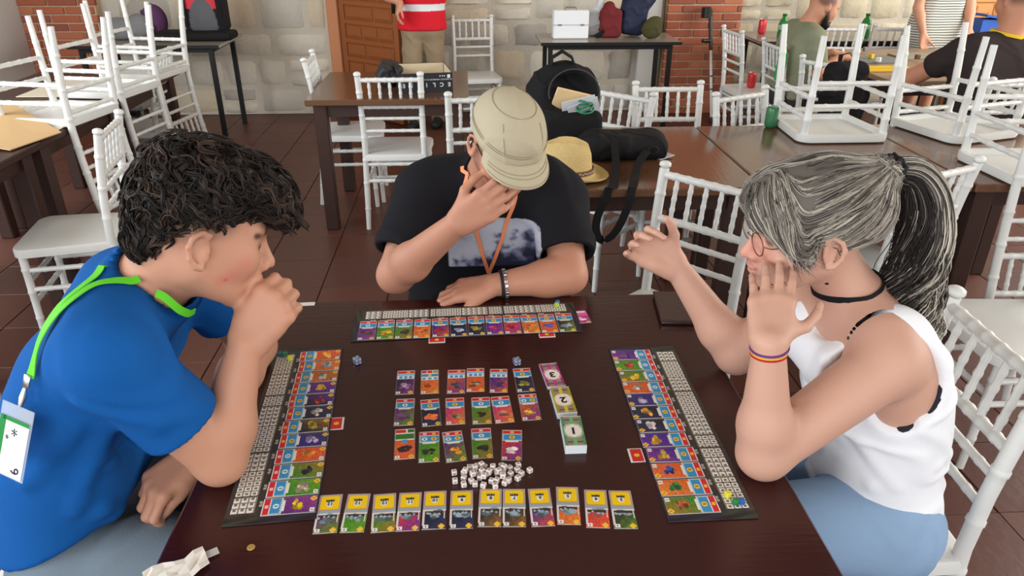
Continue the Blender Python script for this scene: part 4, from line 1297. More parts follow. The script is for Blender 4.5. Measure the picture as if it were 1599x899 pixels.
    # glasses, choker, bracelet
    spectacles(H, root, mat('glasses_metal', srgb(120, 84, 66), .3, .5, metal=.6), ex=.108, ez=-.008, r=(.024, .020), rim=.0012).matrix_parent_inverse = inv
    nb = V(.70, 1.165, .975); hd = H.w((-.03, 0, -.055)); ax = unit(hd-nb)
    NS = SDF(); NS.ops = B.ops
    band_on(NS, nb+ax*.040, ax+V(.25, 0, .35), .011, .002, 'choker', mat('black_choker', srgb(24, 24, 30), .7, .2), root).matrix_parent_inverse = inv
    ax = unit(V(*wL)-V(*eL)); c = V(*wL)-ax*.012
    for q, (nm, col) in enumerate([('purple', (110, 60, 130)), ('yellow', (214, 170, 60)), ('red', (178, 36, 44))]):
        b = band_on(NS, c+ax*(.0035*(1-q)), ax, .0036, .0018, 'bracelet_stripe' if q else 'bracelet', mat('bracelet_'+nm, srgb(*col), .7, .2), root if q == 0 else br, rmax=.05)
        if q == 0: br = b; b.matrix_parent_inverse = inv
    # small dark game piece held between the fingers
    return root
build_woman()

# ================================================================== man in khaki cap
def build_man():
    rs = np.random.RandomState(2)
    o0 = (0.03, 2.03, 0.0)
    root = thing('person', 'man in a khaki cap and black t-shirt, hand raised to his face', 'person', o0)
    inv = Matrix.Translation(o0).inverted()
    H = Head((.085, 1.637, 1.150), math.radians(-74), math.radians(30), math.radians(-4), .92)
    lev = [((.03, 2.05, .49), .10, .12), ((.032, 2.05, .62), .10, .125), ((.035, 2.02, .75), .10, .125), ((.04, 1.97, .86), .105, .115), ((.048, 1.91, .94), .12, .09), ((.055, 1.86, .985), .145, .052)]
    sR, eR, wR = (-.125, 1.85, .955), (-.195, 1.70, .795), (-.032, 1.565, .985)
    sL, eL, wL = (.235, 1.85, .935), (.243, 1.675, .795), (.05, 1.655, .783)
    B = SDF()
    build_head(B, H, jaw=1.04)
    B.u(P_rc(H.w((-.035, 0, -.05)), (.06, 1.82, 1.02), .056, .066), .03)
    torso(B, lev, (1, 0, 0), -.025)
    for sh in (sR, sL): B.u(P_rc((.055, 1.85, 1.0), sh, .05, .05), .03)
    arm(B, sR, eR, wR, (.055, .045, .047, .029)); arm(B, sL, eL, wL, (.055, .046, .047, .029))
    tR, kR, nR = hand(B, wR, (.72, -.22, .55), (.3, .9, .2), (-.35, .1, .75), [(.25, .5, .3), (.3, .55, .3), (.35, .6, .35), (.4, .65, .4)], [(.6, .6, .4), (.8, .2, .45), (.85, 0, .5)], 1.0, .05)
    tL, kL, nL = hand(B, wL, (-.92, -.05, -.12), (.0, .25, -.95), (.1, -.98, -.2), [(.25, .7, .4), (.3, .75, .4), (.3, .8, .4), (.35, .8, .4)], [(.8, .45, .3), (.9, .1, .3)], 1.0, .03)
    skin = srgb(186, 132, 108)
    pt = head_paints(H, srgb(160, 96, 86), browcol=srgb(40, 32, 30))
    beard = srgb(84, 66, 60)
    for y in (-1, 1):
        pt.append((H.rc((.005, y*.062, -.015), (.01, y*.058, -.065), .018, .02), beard, -.014, .010, .65))
        pt.append((H.rc((.0, y*.055, -.065), (.070, y*.020, -.105), .02, .02), beard, -.016, .012, .6))
        pt.append((H.ell((-.05, y*.06, .0), (.045, .03, .05)), srgb(66, 52, 48), -.02, .01, .7))
    pt.append((H.ell((.095, 0, -.058), (.016, .028, .006)), beard, -.004, .006, .6))
    soft('body', B, .0038, M_skin, root, skin, pt).matrix_parent_inverse = inv
    S = SDF(); torso(S, lev, (1, 0, 0), .006)
    for sh, el in ((sR, eR), (sL, eL)):
        a, b = V(*sh), V(*el)
        S.u(P_rc((.055, 1.855, .985), sh, .062, .072), .035)
        S.u(P_rc(a, b+(a-b)*.02, .074, .078), .03)
    S.u(P_rc((.06, 1.83, 1.005), (.055, 1.87, .99), .078, .085), .025)
    for sh, el in ((sR, eR), (sL, eL)):
        a, b = V(*sh), V(*el); d = unit(b-a); e = a+(b-a)*.74
        x = unit(np.cross(d, (0, 0, 1)))
        S.sub(P_box(e+d*.1, (.14, .14, .1), np.stack([x, np.cross(d, x), d], 1)), .004); S.sub(P_rc(a, b, .058, .064), .003)
    nb = V(.06, 1.82, 1.02); nd = unit(H.w((-.035, 0, -.05))-nb)
    S.sub(P_rc(nb, nb+nd*.14, .068, .074), .004)
    for a, b, r in [((-.10, 1.80, .90), (-.16, 1.74, .86), .010), ((-.06, 1.81, .93), (-.02, 1.83, .84), .010), ((.24, 1.79, .90), (.21, 1.80, .82), .010), ((.17, 1.80, .93), (.16, 1.82, .84), .010)]:
        P = S.snap(np.array([a, b]), -.004); S.u(P_rc(P[0], P[1], r, r*.6), .022)
    def pr(P, cols):
        # white and blue photo print on the chest
        wx = (P[:, 0]-.055); wz = P[:, 2]-.815
        m = ((np.abs(wx) < .120) & (np.abs(wz) < .085) & (P[:, 1] < 1.93))
        nz = np.zeros(len(P)); ii = np.where(m)[0]
        for i in ii: nz[i] = mnoise.fractal((wx[i]*22, wz[i]*22, 3.1), 1.0, 2.0, 5)
        sky = np.array(srgb(190, 194, 208)); cl = np.array(srgb(104, 110, 150)); dk = np.array(srgb(40, 40, 58))
        h = wx*5-wz*9+nz*1.1
        t = sstep(.0, .6, h)[:, None]; u = sstep(.35, 1.0, h+nz*.4)[:, None]
        c = sky*(1-t)+cl*t; c = c*(1-u*.85)+dk*u*.85
        return np.where(m[:, None], c, cols)
    sh = soft('t_shirt', S, .005, M_cloth, root, srgb(26, 26, 31), disp=wrinkle(.006, 36, [(1, .3, .4), (.4, .4, 1)], .2), colfn=pr); sh.matrix_parent_inverse = inv
    J = SDF(); J.u(P_rc((-.07, 2.05, .50), (.13, 2.05, .50), .125, .125), .03)
    legs(J, [(-.09, 2.03, .50), (.15, 2.03, .50)], [(-.12, 1.58, .52), (.19, 1.58, .52)], [(-.12, 1.62, .1), (.19, 1.62, .1)], (.10, .075, .06))
    J.inter(P_plane((.03, 2.05, .60), (0, .1, 1)), .01)
    soft('trousers', J, .012, M_denim, root, srgb(60, 66, 84)).matrix_parent_inverse = inv
    for p in ((-.12, 1.60, 0), (.19, 1.60, 0)): shoe(root, p, (0, -1, 0), srgb(60, 60, 60))
    # cap: soft crown, band and visor
    khaki = srgb(178, 168, 144); M_cap = mat('khaki_canvas', khaki, .9, .1, attr='Col', var=.07, vscale=40, bump=.2, bscale=260)
    CSD = SDF()
    CSD.u(H.ell((-.012, 0, .040), (.108, .086, .083)), .015); CSD.u(H.ell((-.028, 0, .054), (.088, .082, .046)), .02); CSD.u(H.ell((.034, 0, .054), (.062, .070, .038)), .02)
    CSD.u(H.ell((-.008, 0, .030), (.114, .089, .034)), .012)
    CSD.inter(P_plane(H.w((0, 0, .016)), H.d((-.10, 0, -1))), .006)
    CSD.sub(H.ell((-.012, 0, .020), (.098, .080, .055)), .004)
    stitch = srgb(136, 124, 98)
    cap = soft('cap', CSD, .0042, M_cap, root, khaki, disp=wrinkle(.0022, 80, [(1, .3, .4), (.3, 1, .5)], .4)); cap.matrix_parent_inverse = inv
    P = []; F = []; nu, nv = 24, 8
    for lay in (0, 1):
        for i in range(nu+1):
            a = -1.15+2.30*i/nu
            for j in range(nv+1):
                t = j/nv
                r0 = np.array((.100*math.cos(a)+.002, .086*math.sin(a), .027)); ext = .066*max(0, math.cos(a*1.18))**.75
                p = r0+np.array((ext*t*(.94), ext*t*math.sin(a)*.35, -ext*t*.22-.020*(math.sin(a)**2)*t-.004*lay))
                P.append(H.w(p))
    W1 = nv+1; off = (nu+1)*W1
    for i in range(nu):
        for j in range(nv):
            a = i*W1+j; F.append((a, a+1, a+W1+1, a+W1)); F.append((off+a, off+a+W1, off+a+W1+1, off+a+1))
        a = i*W1+nv; F.append((a, a+W1, off+a+W1, off+a)); a = i*W1; F.append((a, off+a, off+a+W1, a+W1))
    mv = MB().add(P, F).mesh('visor', mat('khaki_visor', srgb(180, 170, 146), .9, .1, var=.07, vscale=40, bump=.2, bscale=260), smooth=60)
    v = inst('visor', mv, cap)
    ms = MB()
    M_thr = mat('cap_thread', stitch, .9, .1)
    def seam(loc_pts):
        T = np.linspace(0, len(loc_pts)-1, (len(loc_pts)-1)*5+1); A = np.array(loc_pts, float)
        Q = np.stack([np.interp(T, np.arange(len(A)), A[:, i]) for i in range(3)], 1)
        for _ in range(5): Q[1:-1] = Q[1:-1]*.5+(Q[:-2]+Q[2:])*.25
        Q = CSD.snap(np.array([H.w(q) for q in Q]), .0012)
        MB().tube(list(Q), .0006, 5).build('seam', M_thr, cap)
    band = [(-.02+.12*math.cos(a), .10*math.sin(a), .050-.004*math.cos(a)) for a in np.linspace(-2.6, 2.6, 22)]
    seam(band); seam([(p[0], p[1], p[2]+.006) for p in band])
    seam([(-.03+.070*math.cos(a), .056*math.sin(a), .112) for a in np.linspace(0, 6.2832, 24)])
    seam([(.10, -.05, .05), (.075, -.055, .09), (.045, -.055, .115)]); seam([(.10, .05, .05), (.075, .055, .09), (.045, .055, .115)])
    for q in (.45, .62, .95):
        pts = []
        for i in range(2, nu-1):
            a = -1.15+2.30*i/nu; r0 = np.array((.100*math.cos(a)+.002, .086*math.sin(a), .027)); ext = .066*max(0, math.cos(a*1.18))**.75; t = q
            pts.append(H.w(r0+np.array((ext*t*(.94), ext*t*math.sin(a)*.35, -ext*t*.22-.020*(math.sin(a)**2)*t+.0006))))
        ms.tube(pts, .0006, 5)
    ms.build('visor_stitching', M_thr, cap)
    # short hair under the cap is painted stubble; glasses, lanyard, bracelets
    spectacles(H, root, M_black_plastic, ex=.112, ez=-.008, r=(.024, .017), rim=.0018).matrix_parent_inverse = inv
    M_or = mat('orange_lanyard', srgb(248, 150, 104), .6, .3, var=.06, vscale=60)
    U = SDF(); U.ops = S.ops+B.ops[:0]
    lan, Q = strap(S, [(724, 262), (730, 305), (742, 350), (752, 390), (763, 424)], .010, .0075, 'lanyard', M_or, root); lan.matrix_parent_inverse = inv
    l2, _ = strap(S, [(803, 300), (796, 330), (784, 370), (773, 400), (763, 424)], .010, .0085, 'lanyard_strap', M_or, lan)
    B2 = SDF(); B2.ops = B.ops+S.ops
    ax = unit(V(*wL)-V(*eL))
    m1 = mat('dark_cord', srgb(40, 36, 36), .7, .3); m2 = mat('silver_links', (.6, .6, .62), .3, .5, metal=1.0)
    c = V(*wL)-ax*.022
    b = ring_band(c, ax, .0325, .031, (0, 0, 1), .008, .003, 'bracelet', m1, root); b.matrix_parent_inverse = inv
    mb = MB(); x = unit(np.cross(ax, (0, 0, 1))); y = np.cross(ax, x)
    for i in range(22):
        a = i/22*6.283; mb.box(c-ax*.009+(x*math.cos(a)+y*math.sin(a))*.036, (.008, .004, .008), np.stack([ax, x*math.cos(a)+y*math.sin(a), -x*math.sin(a)+y*math.cos(a)], 1), bev=.001)
    mb.build('bracelet_links', m2, b)
    return root
build_man()
# ------------------------------------------------------------------ the card game on the table
TZ = 0.7502
M_print = mat('printed_card', (.5, .5, .5), .42, .4, attr='Print')
def lin(img): 
    a = np.asarray(img, float)/255.0
    return np.where(a <= .04045, a/12.92, ((a+.055)/1.055)**2.4)
def printed(name, img, w, h, t, side=(225, 222, 216)):
    """flat slab whose top face carries a printed picture, one small face per dot"""
    ny, nx = img.shape[:2]
    xs = np.linspace(-w/2, w/2, nx+1); ys = np.linspace(h/2, -h/2, ny+1)
    X, Y = np.meshgrid(xs, ys); top = np.stack([X, Y, np.full_like(X, t)], -1).reshape(-1, 3)
    n = len(top); bot = np.array([(-w/2, h/2, 0), (w/2, h/2, 0), (w/2, -h/2, 0), (-w/2, -h/2, 0)])
    i = np.arange(ny)[:, None]*(nx+1)+np.arange(nx)[None]
    F = np.stack([i, i+nx+1, i+nx+2, i+1], -1).reshape(-1, 4)
    c = [0, nx, n-1, n-1-nx]
    E = np.array([[c[0], c[1], n+1, n], [c[1], c[2], n+2, n+1], [c[2], c[3], n+3, n+2], [c[3], c[0], n, n+3], [n, n+1, n+2, n+3]])
    A = np.concatenate([F, E]); P = np.concatenate([top, bot])
    me = bpy.data.meshes.new(name)
    me.vertices.add(len(P)); me.vertices.foreach_set('co', P.astype(np.float32).ravel())
    me.loops.add(A.size); me.loops.foreach_set('vertex_index', A.astype(np.int32).ravel())
    me.polygons.add(len(A)); me.polygons.foreach_set('loop_start', np.arange(0, A.size, 4, dtype=np.int32))
    me.update(calc_edges=True); me.materials.append(M_print)
    col = np.ones((len(A), 4, 4), np.float32)
    col[:len(F), :, :3] = lin(img).reshape(-1, 1, 3); col[len(F):, :, :3] = lin(np.array(side))
    ca = me.color_attributes.new('Print', 'FLOAT_COLOR', 'CORNER'); ca.data.foreach_set('color', col.ravel())
    me.update()
    return me
C_RED, C_BLUE, C_YEL = (206, 40, 48), (52, 140, 190), (236, 190, 40)
PAL = {'purple': ((84, 40, 110), (150, 60, 140)), 'orange': ((206, 92, 36), (224, 130, 60)), 'red': ((196, 52, 52), (220, 90, 60)), 'dark': ((24, 26, 44), (52, 56, 92)),
       'green': ((54, 130, 34), (110, 150, 40)), 'brown': ((120, 96, 34), (160, 110, 50)), 'magenta': ((196, 40, 110), (226, 110, 70)), 'violet': ((60, 36, 130), (110, 50, 150))}
def disc(img, cx, cy, r, col, ar=1.0):
    h, w = img.shape[:2]; y, x = np.mgrid[0:h, 0:w]; m = ((x+.5-cx)**2+((y+.5-cy)*ar)**2) < r*r; img[m] = col
def rect(img, x0, y0, x1, y1, col):
    img[int(round(y0)):int(round(y1)), int(round(x0)):int(round(x1))] = col
def art(img, y0, a, b, rs, ship=None, ys=None):
    h, w = img.shape[:2]; y, x = np.mgrid[0:h, 0:w].astype(float)
    ca, cb = np.array(PAL[a][0], float), np.array(PAL[b][1], float)
    t = np.clip((x/w+(y-y0)/(h-y0))/2+.12*np.sin(x*.7+rs.rand()*6)*np.sin(y*.5+rs.rand()*6), 0, 1)[..., None]
    A = ca*(1-t)+cb*t; A *= (1+.18*rs.randn(h, w, 1)*.5)
    img[int(y0):] = np.clip(A, 0, 255)[int(y0):]
    if ship:
        cy = ys if ys else (y0+h)/2; cx = w*.5
        for k in range(9):
            disc(img, cx+rs.uniform(-.22, .22)*w, cy+rs.uniform(-.09, .09)*h, rs.uniform(.09, .19)*w, np.clip(np.array(ship)*rs.uniform(.6, 1.3), 0, 255), 1.5)
NX, NY = 22, 46
def card_img(a, b, ship, rs, style='std', icons=(0,)):
    im = np.zeros((NY, NX, 3)); im[:] = (222, 214, 208)
    art(im, 17, a, b, rs, ship, 31)
    y, x = np.mgrid[0:NY, 0:NX]
    if style == 'green':
        rect(im, 0, 0, NX, 18, (222, 214, 208)); rect(im, 1, 1, 12, 6, C_RED); rect(im, 14, 1, 21, 6, (40, 110, 50)); rect(im, 1, 8, 21, 16, (46, 116, 44)); rect(im, 8, 17, 14, 22, (70, 150, 200))
    elif style == 'wide':
        rect(im, 1, 1, 21, 6, C_RED); rect(im, 1, 7, 21, 10, (120, 180, 214)); rect(im, 1, 10, 21, 17, (226, 228, 230))
        for k in range(3): rect(im, 3+k*6, 11, 7+k*6, 16, (74, 150, 200))
        disc(im, 14, 3.5, 2, C_YEL)
    elif style == 'trio':
        for k, c in enumerate((C_RED, C_RED, (150, 160, 60))): rect(im, 1+k*7, 1, 7+k*7, 6, c)
        rect(im, 1, 8, 21, 13, C_BLUE); rect(im, 1, 14, 21, 20, (226, 228, 230)); disc(im, 11, 10.5, 2.2, C_YEL)
        for k in range(3): rect(im, 2+k*7, 15, 6+k*7, 19, (74, 150, 200))
    else:
        rect(im, 1, 1, 21, 6, C_RED); rect(im, 1, 7, 21, 16, C_BLUE)
        for k, ic in enumerate(icons):
            cx = 11 if len(icons) == 1 else 6+k*10
            disc(im, cx, 11.5, 2.9, (C_YEL, (214, 226, 232), (240, 240, 240))[ic]); disc(im, cx, 11.5, 1.2, (150, 110, 30) if ic == 0 else (90, 140, 170))
            disc(im, cx, 3.5, 1.9, (240, 180, 60) if ic == 0 else (226, 190, 190))
        rect(im, 1, 7, 2, 16, (150, 196, 220)); rect(im, 1, 15, 21, 16, (120, 180, 214))
        rect(im, 4, 17, 18, 19, (226, 222, 214))
    rect(im, 1, 41, 6, 45, (228, 224, 220)); rect(im, 3, 42, 4, 44, (90, 90, 90))
    disc(im, 18, 43, 2.8, (240, 190, 60)); disc(im, 18, 43, .9, (190, 130, 30))
    im[:, 0] = im[:, 0]*.4+np.array((215, 205, 195))*.6*(.6); im[:, -1] = im[:, -1]*.4+np.array((215, 205, 195))*.36
    return im
RS = np.random.RandomState(12)
CW, CL, CT = .037, .0855, .0009
market = [(-.1431, 1.2788, 1.2, 'dark', 'purple', (190, 150, 190), 'wide', (0,), 'dark purple starship card, first from the left in the far row'),
          (-.093, 1.2782, 2.1, 'orange', 'orange', (200, 90, 40), 'trio', (0,), 'plain orange starship card, second in the far row'),
          (-.0386, 1.2763, -.4, 'orange', 'violet', (60, 70, 80), 'wide', (0,), 'orange and violet starship card, third in the far row'),
          (.001, 1.2802, -.8, 'orange', 'red', (150, 120, 90), 'wide', (0,), 'orange starship card, fourth in the far row, touching its neighbour'),
          (.0487, 1.275, -2.4, 'violet', 'red', (70, 50, 110), 'wide', (0,), 'violet and red starship card, fifth in the far row'),
          (.1006, 1.2749, 2.9, 'dark', 'dark', (140, 130, 50), 'std', (0,), 'dark blue card with olive ship, below the far die'),
          (-.1374, 1.1765, 1.1, 'purple', 'green', (120, 70, 130), 'std', (1,), 'purple starship card, first in the middle row'),
          (-.0869, 1.172, 5.3, 'dark', 'dark', (220, 110, 60), 'std', (0,), 'dark card with orange ship, second in the middle row'),
          (-.0398, 1.1743, 1.7, 'magenta', 'orange', (150, 120, 80), 'std', (0,), 'pink and orange card with tan ship, third in the middle row'),
          (.0109, 1.1734, 1.1, 'green', 'brown', (50, 44, 40), 'std', (1,), 'green and brown starship card in the middle row'),
          (.0517, 1.1745, 4.4, 'magenta', 'orange', (200, 130, 110), 'std', (1,), 'tilted pink starship card, fifth in the middle row'),
          (.1048, 1.1798, 2.5, 'orange', 'violet', (220, 170, 50), 'std', (1, 0), 'orange and violet card with yellow ship, last in the middle row'),
          (-.1299, 1.0791, 3.3, 'orange', 'red', (50, 40, 50), 'green', (0,), 'orange card with green header, first in the near row'),
          (-.0854, 1.0686, 2.0, 'green', 'green', (50, 46, 44), 'std', (1, 0), 'bright green card with dark ship, second in the near row'),
          (-.0403, 1.0671, 6.7, 'purple', 'green', (220, 140, 40), 'std', (1, 0), 'purple card with orange ship, third in the near row'),
          (.0098, 1.0733, 1.4, 'green', 'brown', (44, 44, 48), 'std', (1,), 'green and brown card with dark ship in the near row'),
          (.0639, 1.0651, -4.0, 'red', 'violet', (220, 210, 205), 'std', (0,), 'red card with white ship, last in the near row')]
for i, (x, y, a, c1, c2, sh, st, ic, lb) in enumerate(market):
    me = printed('ship_card', card_img(c1, c2, sh, RS, st, ic), CW, CL, CT)
    o = inst('ship_card', me, None, (x, y, TZ), (0, 0, math.radians(a))); tag(o, lb, 'card', 'ship cards laid out in the middle of the table')
# colony cards along the near edge
def colony_img(a, b, rs):
    im = np.zeros((NY, NX, 3)); im[:] = (172, 150, 146)
    rect(im, 2, 2, 20, 19, (238, 198, 14)); rect(im, 2, 18, 20, 19, (220, 160, 20))
    for (cx, cy) in ((2, 2), (19, 2), (2, 18), (19, 18)): im[cy, cx] = (172, 150, 146)
    rect(im, 0, 20, NX, 23, (146, 164, 172)); rect(im, 0, 23, NX, 25, (214, 206, 204))
    art(im, 25, a, b, rs, (120, 140, 150), 29)
    rect(im, 2, 25, 20, 28, (70, 46, 40)); rect(im, 0, 25, 2, 42, (214, 206, 204)); rect(im, 20, 25, 21, 34, (214, 206, 204))
    for k in range(4): disc(im, 4+k*4+rs.uniform(-1, 1), 28+rs.uniform(-1, 1.5), 1.3, (150, 176, 190))
    # small dark crown above a white shield
    rect(im, 8, 8, 14, 14, (225, 225, 220)); rect(im, 9, 14, 13, 15, (225, 225, 220)); rect(im, 7, 7, 15, 9, (54, 54, 50))
    for k in (7, 9, 11, 12, 14): im[6, k] = (60, 60, 54)
    rect(im, 1, 41, 6, 45, (228, 224, 220)); rect(im, 3, 42, 4, 44, (90, 90, 90)); disc(im, 18, 43, 2.8, (240, 190, 60))
    return im
colony = [(-.2395, .9091, 1.8, 'purple', 'green', '12', 'purple and green'), (-.1958, .9087, -.8, 'green', 'green', '12', 'bright green'), (-.1508, .9067, 3.2, 'green', 'brown', '12', 'green and brown'),
          (-.1107, .9071, 0, 'red', 'violet', '11', 'red and violet'), (-.07, .9085, 0, 'dark', 'dark', '10', 'dark blue'), (-.0266, .9073, -.5, 'dark', 'dark', '9', 'dark blue'),
          (.0197, .9087, -3.2, 'dark', 'brown', '8', 'dark brown'), (.0585, .9065, -3.1, 'dark', 'brown', '7', 'dark brown'), (.1019, .9051, -.1, 'violet', 'red', '6', 'violet and red'),
          (.1461, .9064, -4.8, 'orange', 'orange', '5', 'orange'), (.1914, .897, -5.6, 'red', 'red', '4', 'plain red'), (.2332, .893, -3.7, 'dark', 'green', '3', 'dark green')]
ORD = ['first', 'second', 'third', 'fourth', 'fifth', 'sixth', 'seventh', 'eighth', 'ninth', 'tenth', 'eleventh', 'last']
M_ink = mat('print_ink', srgb(34, 32, 32), .5, .3)
for i, (x, y, a, c1, c2, num, lb) in enumerate(colony):
    me = printed('colony_card', colony_img(c1, c2, RS), CW, CL, CT)
    o = inst('colony_card', me, None, (x, y, TZ), (0, 0, math.radians(a)))
    tag(o, 'yellow-topped card with %s lower half, %s from the left in the near line' % (lb, ORD[i]), 'card', 'yellow-topped cards in a line near the table edge')
    inst('number', text_mesh(num, .0095, M_ink, .0001, .0003), o, (0.0006, CL*.5-.0212, CT+.0001), (0, 0, math.pi))
# three draw piles
def back_img(col):
    im = np.zeros((NY, NX, 3)); im[:] = (150, 132, 120)
    c = np.array(col, float)
    for k, (x0, x1) in enumerate(((0, 3), (9, 13), (19, 22))): im[:, x0:x1] = c*(.75 if k != 1 else .95)
    y, x = np.mgrid[0:NY, 0:NX]
    d = ((x-10.5)/10.5)**2+((y-22.5)/11.5)**2
    im[d < 1] = (230, 220, 212); im[(d < .92) & (d > .72)] = c; im[d < .72] = (236, 226, 218)
    im[0] = im[-1] = (220, 210, 205)
    for k in (5, 6, 40, 39): im[k, 3:9] *= .6; im[k, 13:19] *= .6
    return im
for (x, y, a, col, num, th, lb) in [(.1605, 1.2839, 6.2, (206, 60, 150), '3', .006, 'pink-backed card pile showing a 3, farthest of the three piles'),
                                    (.1715, 1.183, 3.7, (220, 200, 50), '2', .013, 'yellow-backed card pile showing a 2, middle of the three piles'),
                                    (.1768, 1.0781, -.4, (110, 190, 120), '1', .018, 'green-backed card pile showing a 1, nearest of the three piles')]:
    t = thing('card_pile', lb, 'card pile', (x, y, TZ), math.radians(a), 'draw piles of cards')
    n = max(4, int(th/.0009)); e = MB().box((0, 0, .00042), (CW+.001, CL+.002, .0008)).mesh('card', mat('card_edge_white', srgb(214, 220, 226), .6, .3))
    for k in range(n-1): inst('card', e, t, (RND.uniform(-.0004, .0004), RND.uniform(-.0004, .0004), k*.0009))
    inst('top_card', printed('top_card', back_img(col), CW+.001, CL+.002, CT), t, (0, 0, (n-1)*.0009))
    inst('number', text_mesh(num, .026, M_ink, .0001, .0008), t, (0, 0, n*.0009+.0002), (0, 0, math.pi))
# player boards: grid of counters towards the player, cards towards the middle
BW, BL = .145, .53
def board_img(rs, nx=58, ny=212):
    im = np.zeros((ny, nx, 3)); im[:] = (58, 54, 50)
    y, x = np.mgrid[0:ny, 0:nx]
    im *= (1+.10*np.sin(x*.5+2*np.sin(y*.11))+.08*rs.randn(ny, nx))[..., None]
    end = np.minimum(y, ny-1-y); g = np.clip(1-end/9.0, 0, 1)[..., None]
    im = im*(1-g)+np.array((34, 40, 34))*(1+.5*np.sin(y*.9+x*.2)[..., None])*g
    im[:, 22:] = im[:, 22:]*.5+np.array((40, 30, 60))*.5
    for r in range(38):                       # three columns of white counters
        y0 = 9+r*5.1
        for cidx in range(3):
            x0 = 3+cidx*5
            rect(im, x0-.3, y0-.4, x0+4.6, y0+4.6, (128, 122, 114)); rect(im, x0, y0, x0+4, y0+4, (226, 222, 212)); im[int(y0)+1:int(y0)+3, x0+1:x0+3] = (110, 104, 96)
            if r % 5 == 4: rect(im, x0-.3, y0+4, x0+4.6, y0+5, (50, 46, 42))
    for k in range(12):                       # sector numbers as small light marks
        y0 = 14+k*16; rect(im, 20, y0+2, 22, y0+7, (170, 164, 152)); im[y0+4, 20] = (60, 56, 50)
    for f in (ny//3, 2*ny//3): im[f] = (26, 24, 24); im[f+1] = im[f+1]*.6+40
    return im
seqL = [('orange', 'red', (226, 150, 60)), ('orange', 'orange', (160, 160, 170)), ('orange', 'brown', (170, 160, 150)), ('purple', 'violet', (220, 180, 60)), ('dark', 'violet', (190, 60, 50)), ('dark', 'dark', (190, 180, 170)),
        ('dark', 'brown', (150, 130, 40)), ('violet', 'dark', (170, 150, 190)), ('orange', 'red', (220, 130, 40)), ('green', 'brown', (50, 50, 54)), ('green', 'green', (190, 170, 150)), ('purple', 'purple', (230, 190, 40))]
seqR = [('violet', 'purple', (90, 60, 110)), ('green', 'green', (190, 60, 50)), ('green', 'brown', (220, 180, 40)), ('orange', 'red', (190, 170, 150)), ('violet', 'dark', (170, 160, 190)), ('dark', 'dark', (220, 150, 60)),
        ('dark', 'dark', (190, 180, 180)), ('violet', 'violet', (220, 170, 50)), ('violet', 'purple', (200, 160, 70)), ('orange', 'magenta', (50, 70, 150)), ('orange', 'orange', (50, 120, 60)), ('green', 'brown', (150, 80, 50))]
seqT = [('purple', 'purple', (90, 70, 60)), ('green', 'green', (220, 170, 50)), ('green', 'brown', (60, 56, 60)), ('orange', 'orange', (200, 120, 70)), ('violet', 'red', (220, 60, 70)), ('dark', 'dark', (170, 180, 200)),
        ('dark', 'dark', (200, 180, 60)), ('violet', 'purple', (190, 60, 110)), ('red', 'purple', (190, 60, 80)), ('orange', 'orange', (200, 130, 60)), ('orange', 'red', (50, 80, 160)), ('dark', 'green', (150, 160, 180))]
def player_board(label, cx, cy, ang, seq, whose, end):
    """local frame: x from the player's edge to the inner edge, y along the board"""
    R = Matrix.Rotation(ang, 4, 'Z')
    b = inst('player_board', printed('player_board', board_img(RS), BW, BL, .0022, (40, 38, 36)), None, (cx, cy, TZ), (0, 0, ang))
    tag(b, label, 'game board', 'player boards')
    for k, (c1, c2, sh) in enumerate(seq):
        im = card_img(c1, c2, sh, RS, 'std', (0,) if k < 8 else (1,))
        im = im.copy(); im[38:46, 14:22] = np.where(im[38:46, 14:22].sum(-1, keepdims=True) > 560, im[30:38, 14:22], im[38:46, 14:22])
        me = printed('sector_card', im, CW+.002, CL, CT)
        ly = BL/2-.034-k*.0420; lx = .0275+RND.uniform(-.0015, .0015)
        p = R @ Vector((lx, ly, 0))
        o = inst('sector_card', me, None, (cx+p.x, cy+p.y, TZ+.0024), (0, 0, ang+math.pi/2+RND.uniform(-.015, .015)))
        tag(o, '%s card, %s from the %s end, board of %s' % (c1 if c1 == c2 else c1+' and '+c2, ORD[k], end, whose), 'card', 'cards placed on the board of '+whose)
    return R
def at_board(cx, cy, ang, lx, ly): p = Matrix.Rotation(ang, 4, 'Z') @ Vector((lx, ly, 0)); return cx+p.x, cy+p.y
AL = math.radians(3.8); LC = (-.346, 1.157)
player_board('dark player board on the left, before the boy in blue', LC[0], LC[1], AL, seqL, 'the boy in blue', 'far')
RC = (.3715, 1.125); AR = math.radians(180.3)
player_board('dark player board on the right, before the woman', RC[0], RC[1], AR, seqR[::-1], 'the woman', 'near')
TC = (-.0155, 1.529); AT = math.radians(-88.1)
player_board('dark player board at the far side, before the man in the cap', TC[0], TC[1], AT, seqT[::-1], 'the man in the cap', 'right')
# small red cards slid under the boards
def red_img(rs):
    im = np.zeros((14, NX, 3)); im[:] = (224, 216, 210); rect(im, 1, 1, 21, 12, C_RED); disc(im, 11, 6.5, 2.6, C_YEL); return im
for (x, y, a, lb) in [(-.262, 1.146, AL+math.pi/2, 'red card tab showing beside the left player board'), (-.084, 1.446, math.radians(1.9), 'red card tab under the far player board, on its left'),
                      (.167, 1.4575, math.radians(1.9), 'red card tab under the far player board, on its right'), (.283, 1.024, AR+math.pi/2, 'red card tab showing beside the right player board')]:
    tag(inst('card_tab', printed('card_tab', red_img(RS), CW, .026, CT), None, (x, y, TZ), (0, 0, a)), lb, 'card', 'red card tabs beside the boards')
pk = card_img('magenta', 'purple', (226, 200, 210), RS); pk[:20] = (214, 90, 160); pk[2:8, 2:20] = (230, 210, 220)
tag(inst('ship_card', printed('ship_card', pk, CW, CL*.7, CT), None, (.257, 1.537, TZ), (0, 0, math.radians(6))), 'pink card lying at the right end of the far board', 'card')
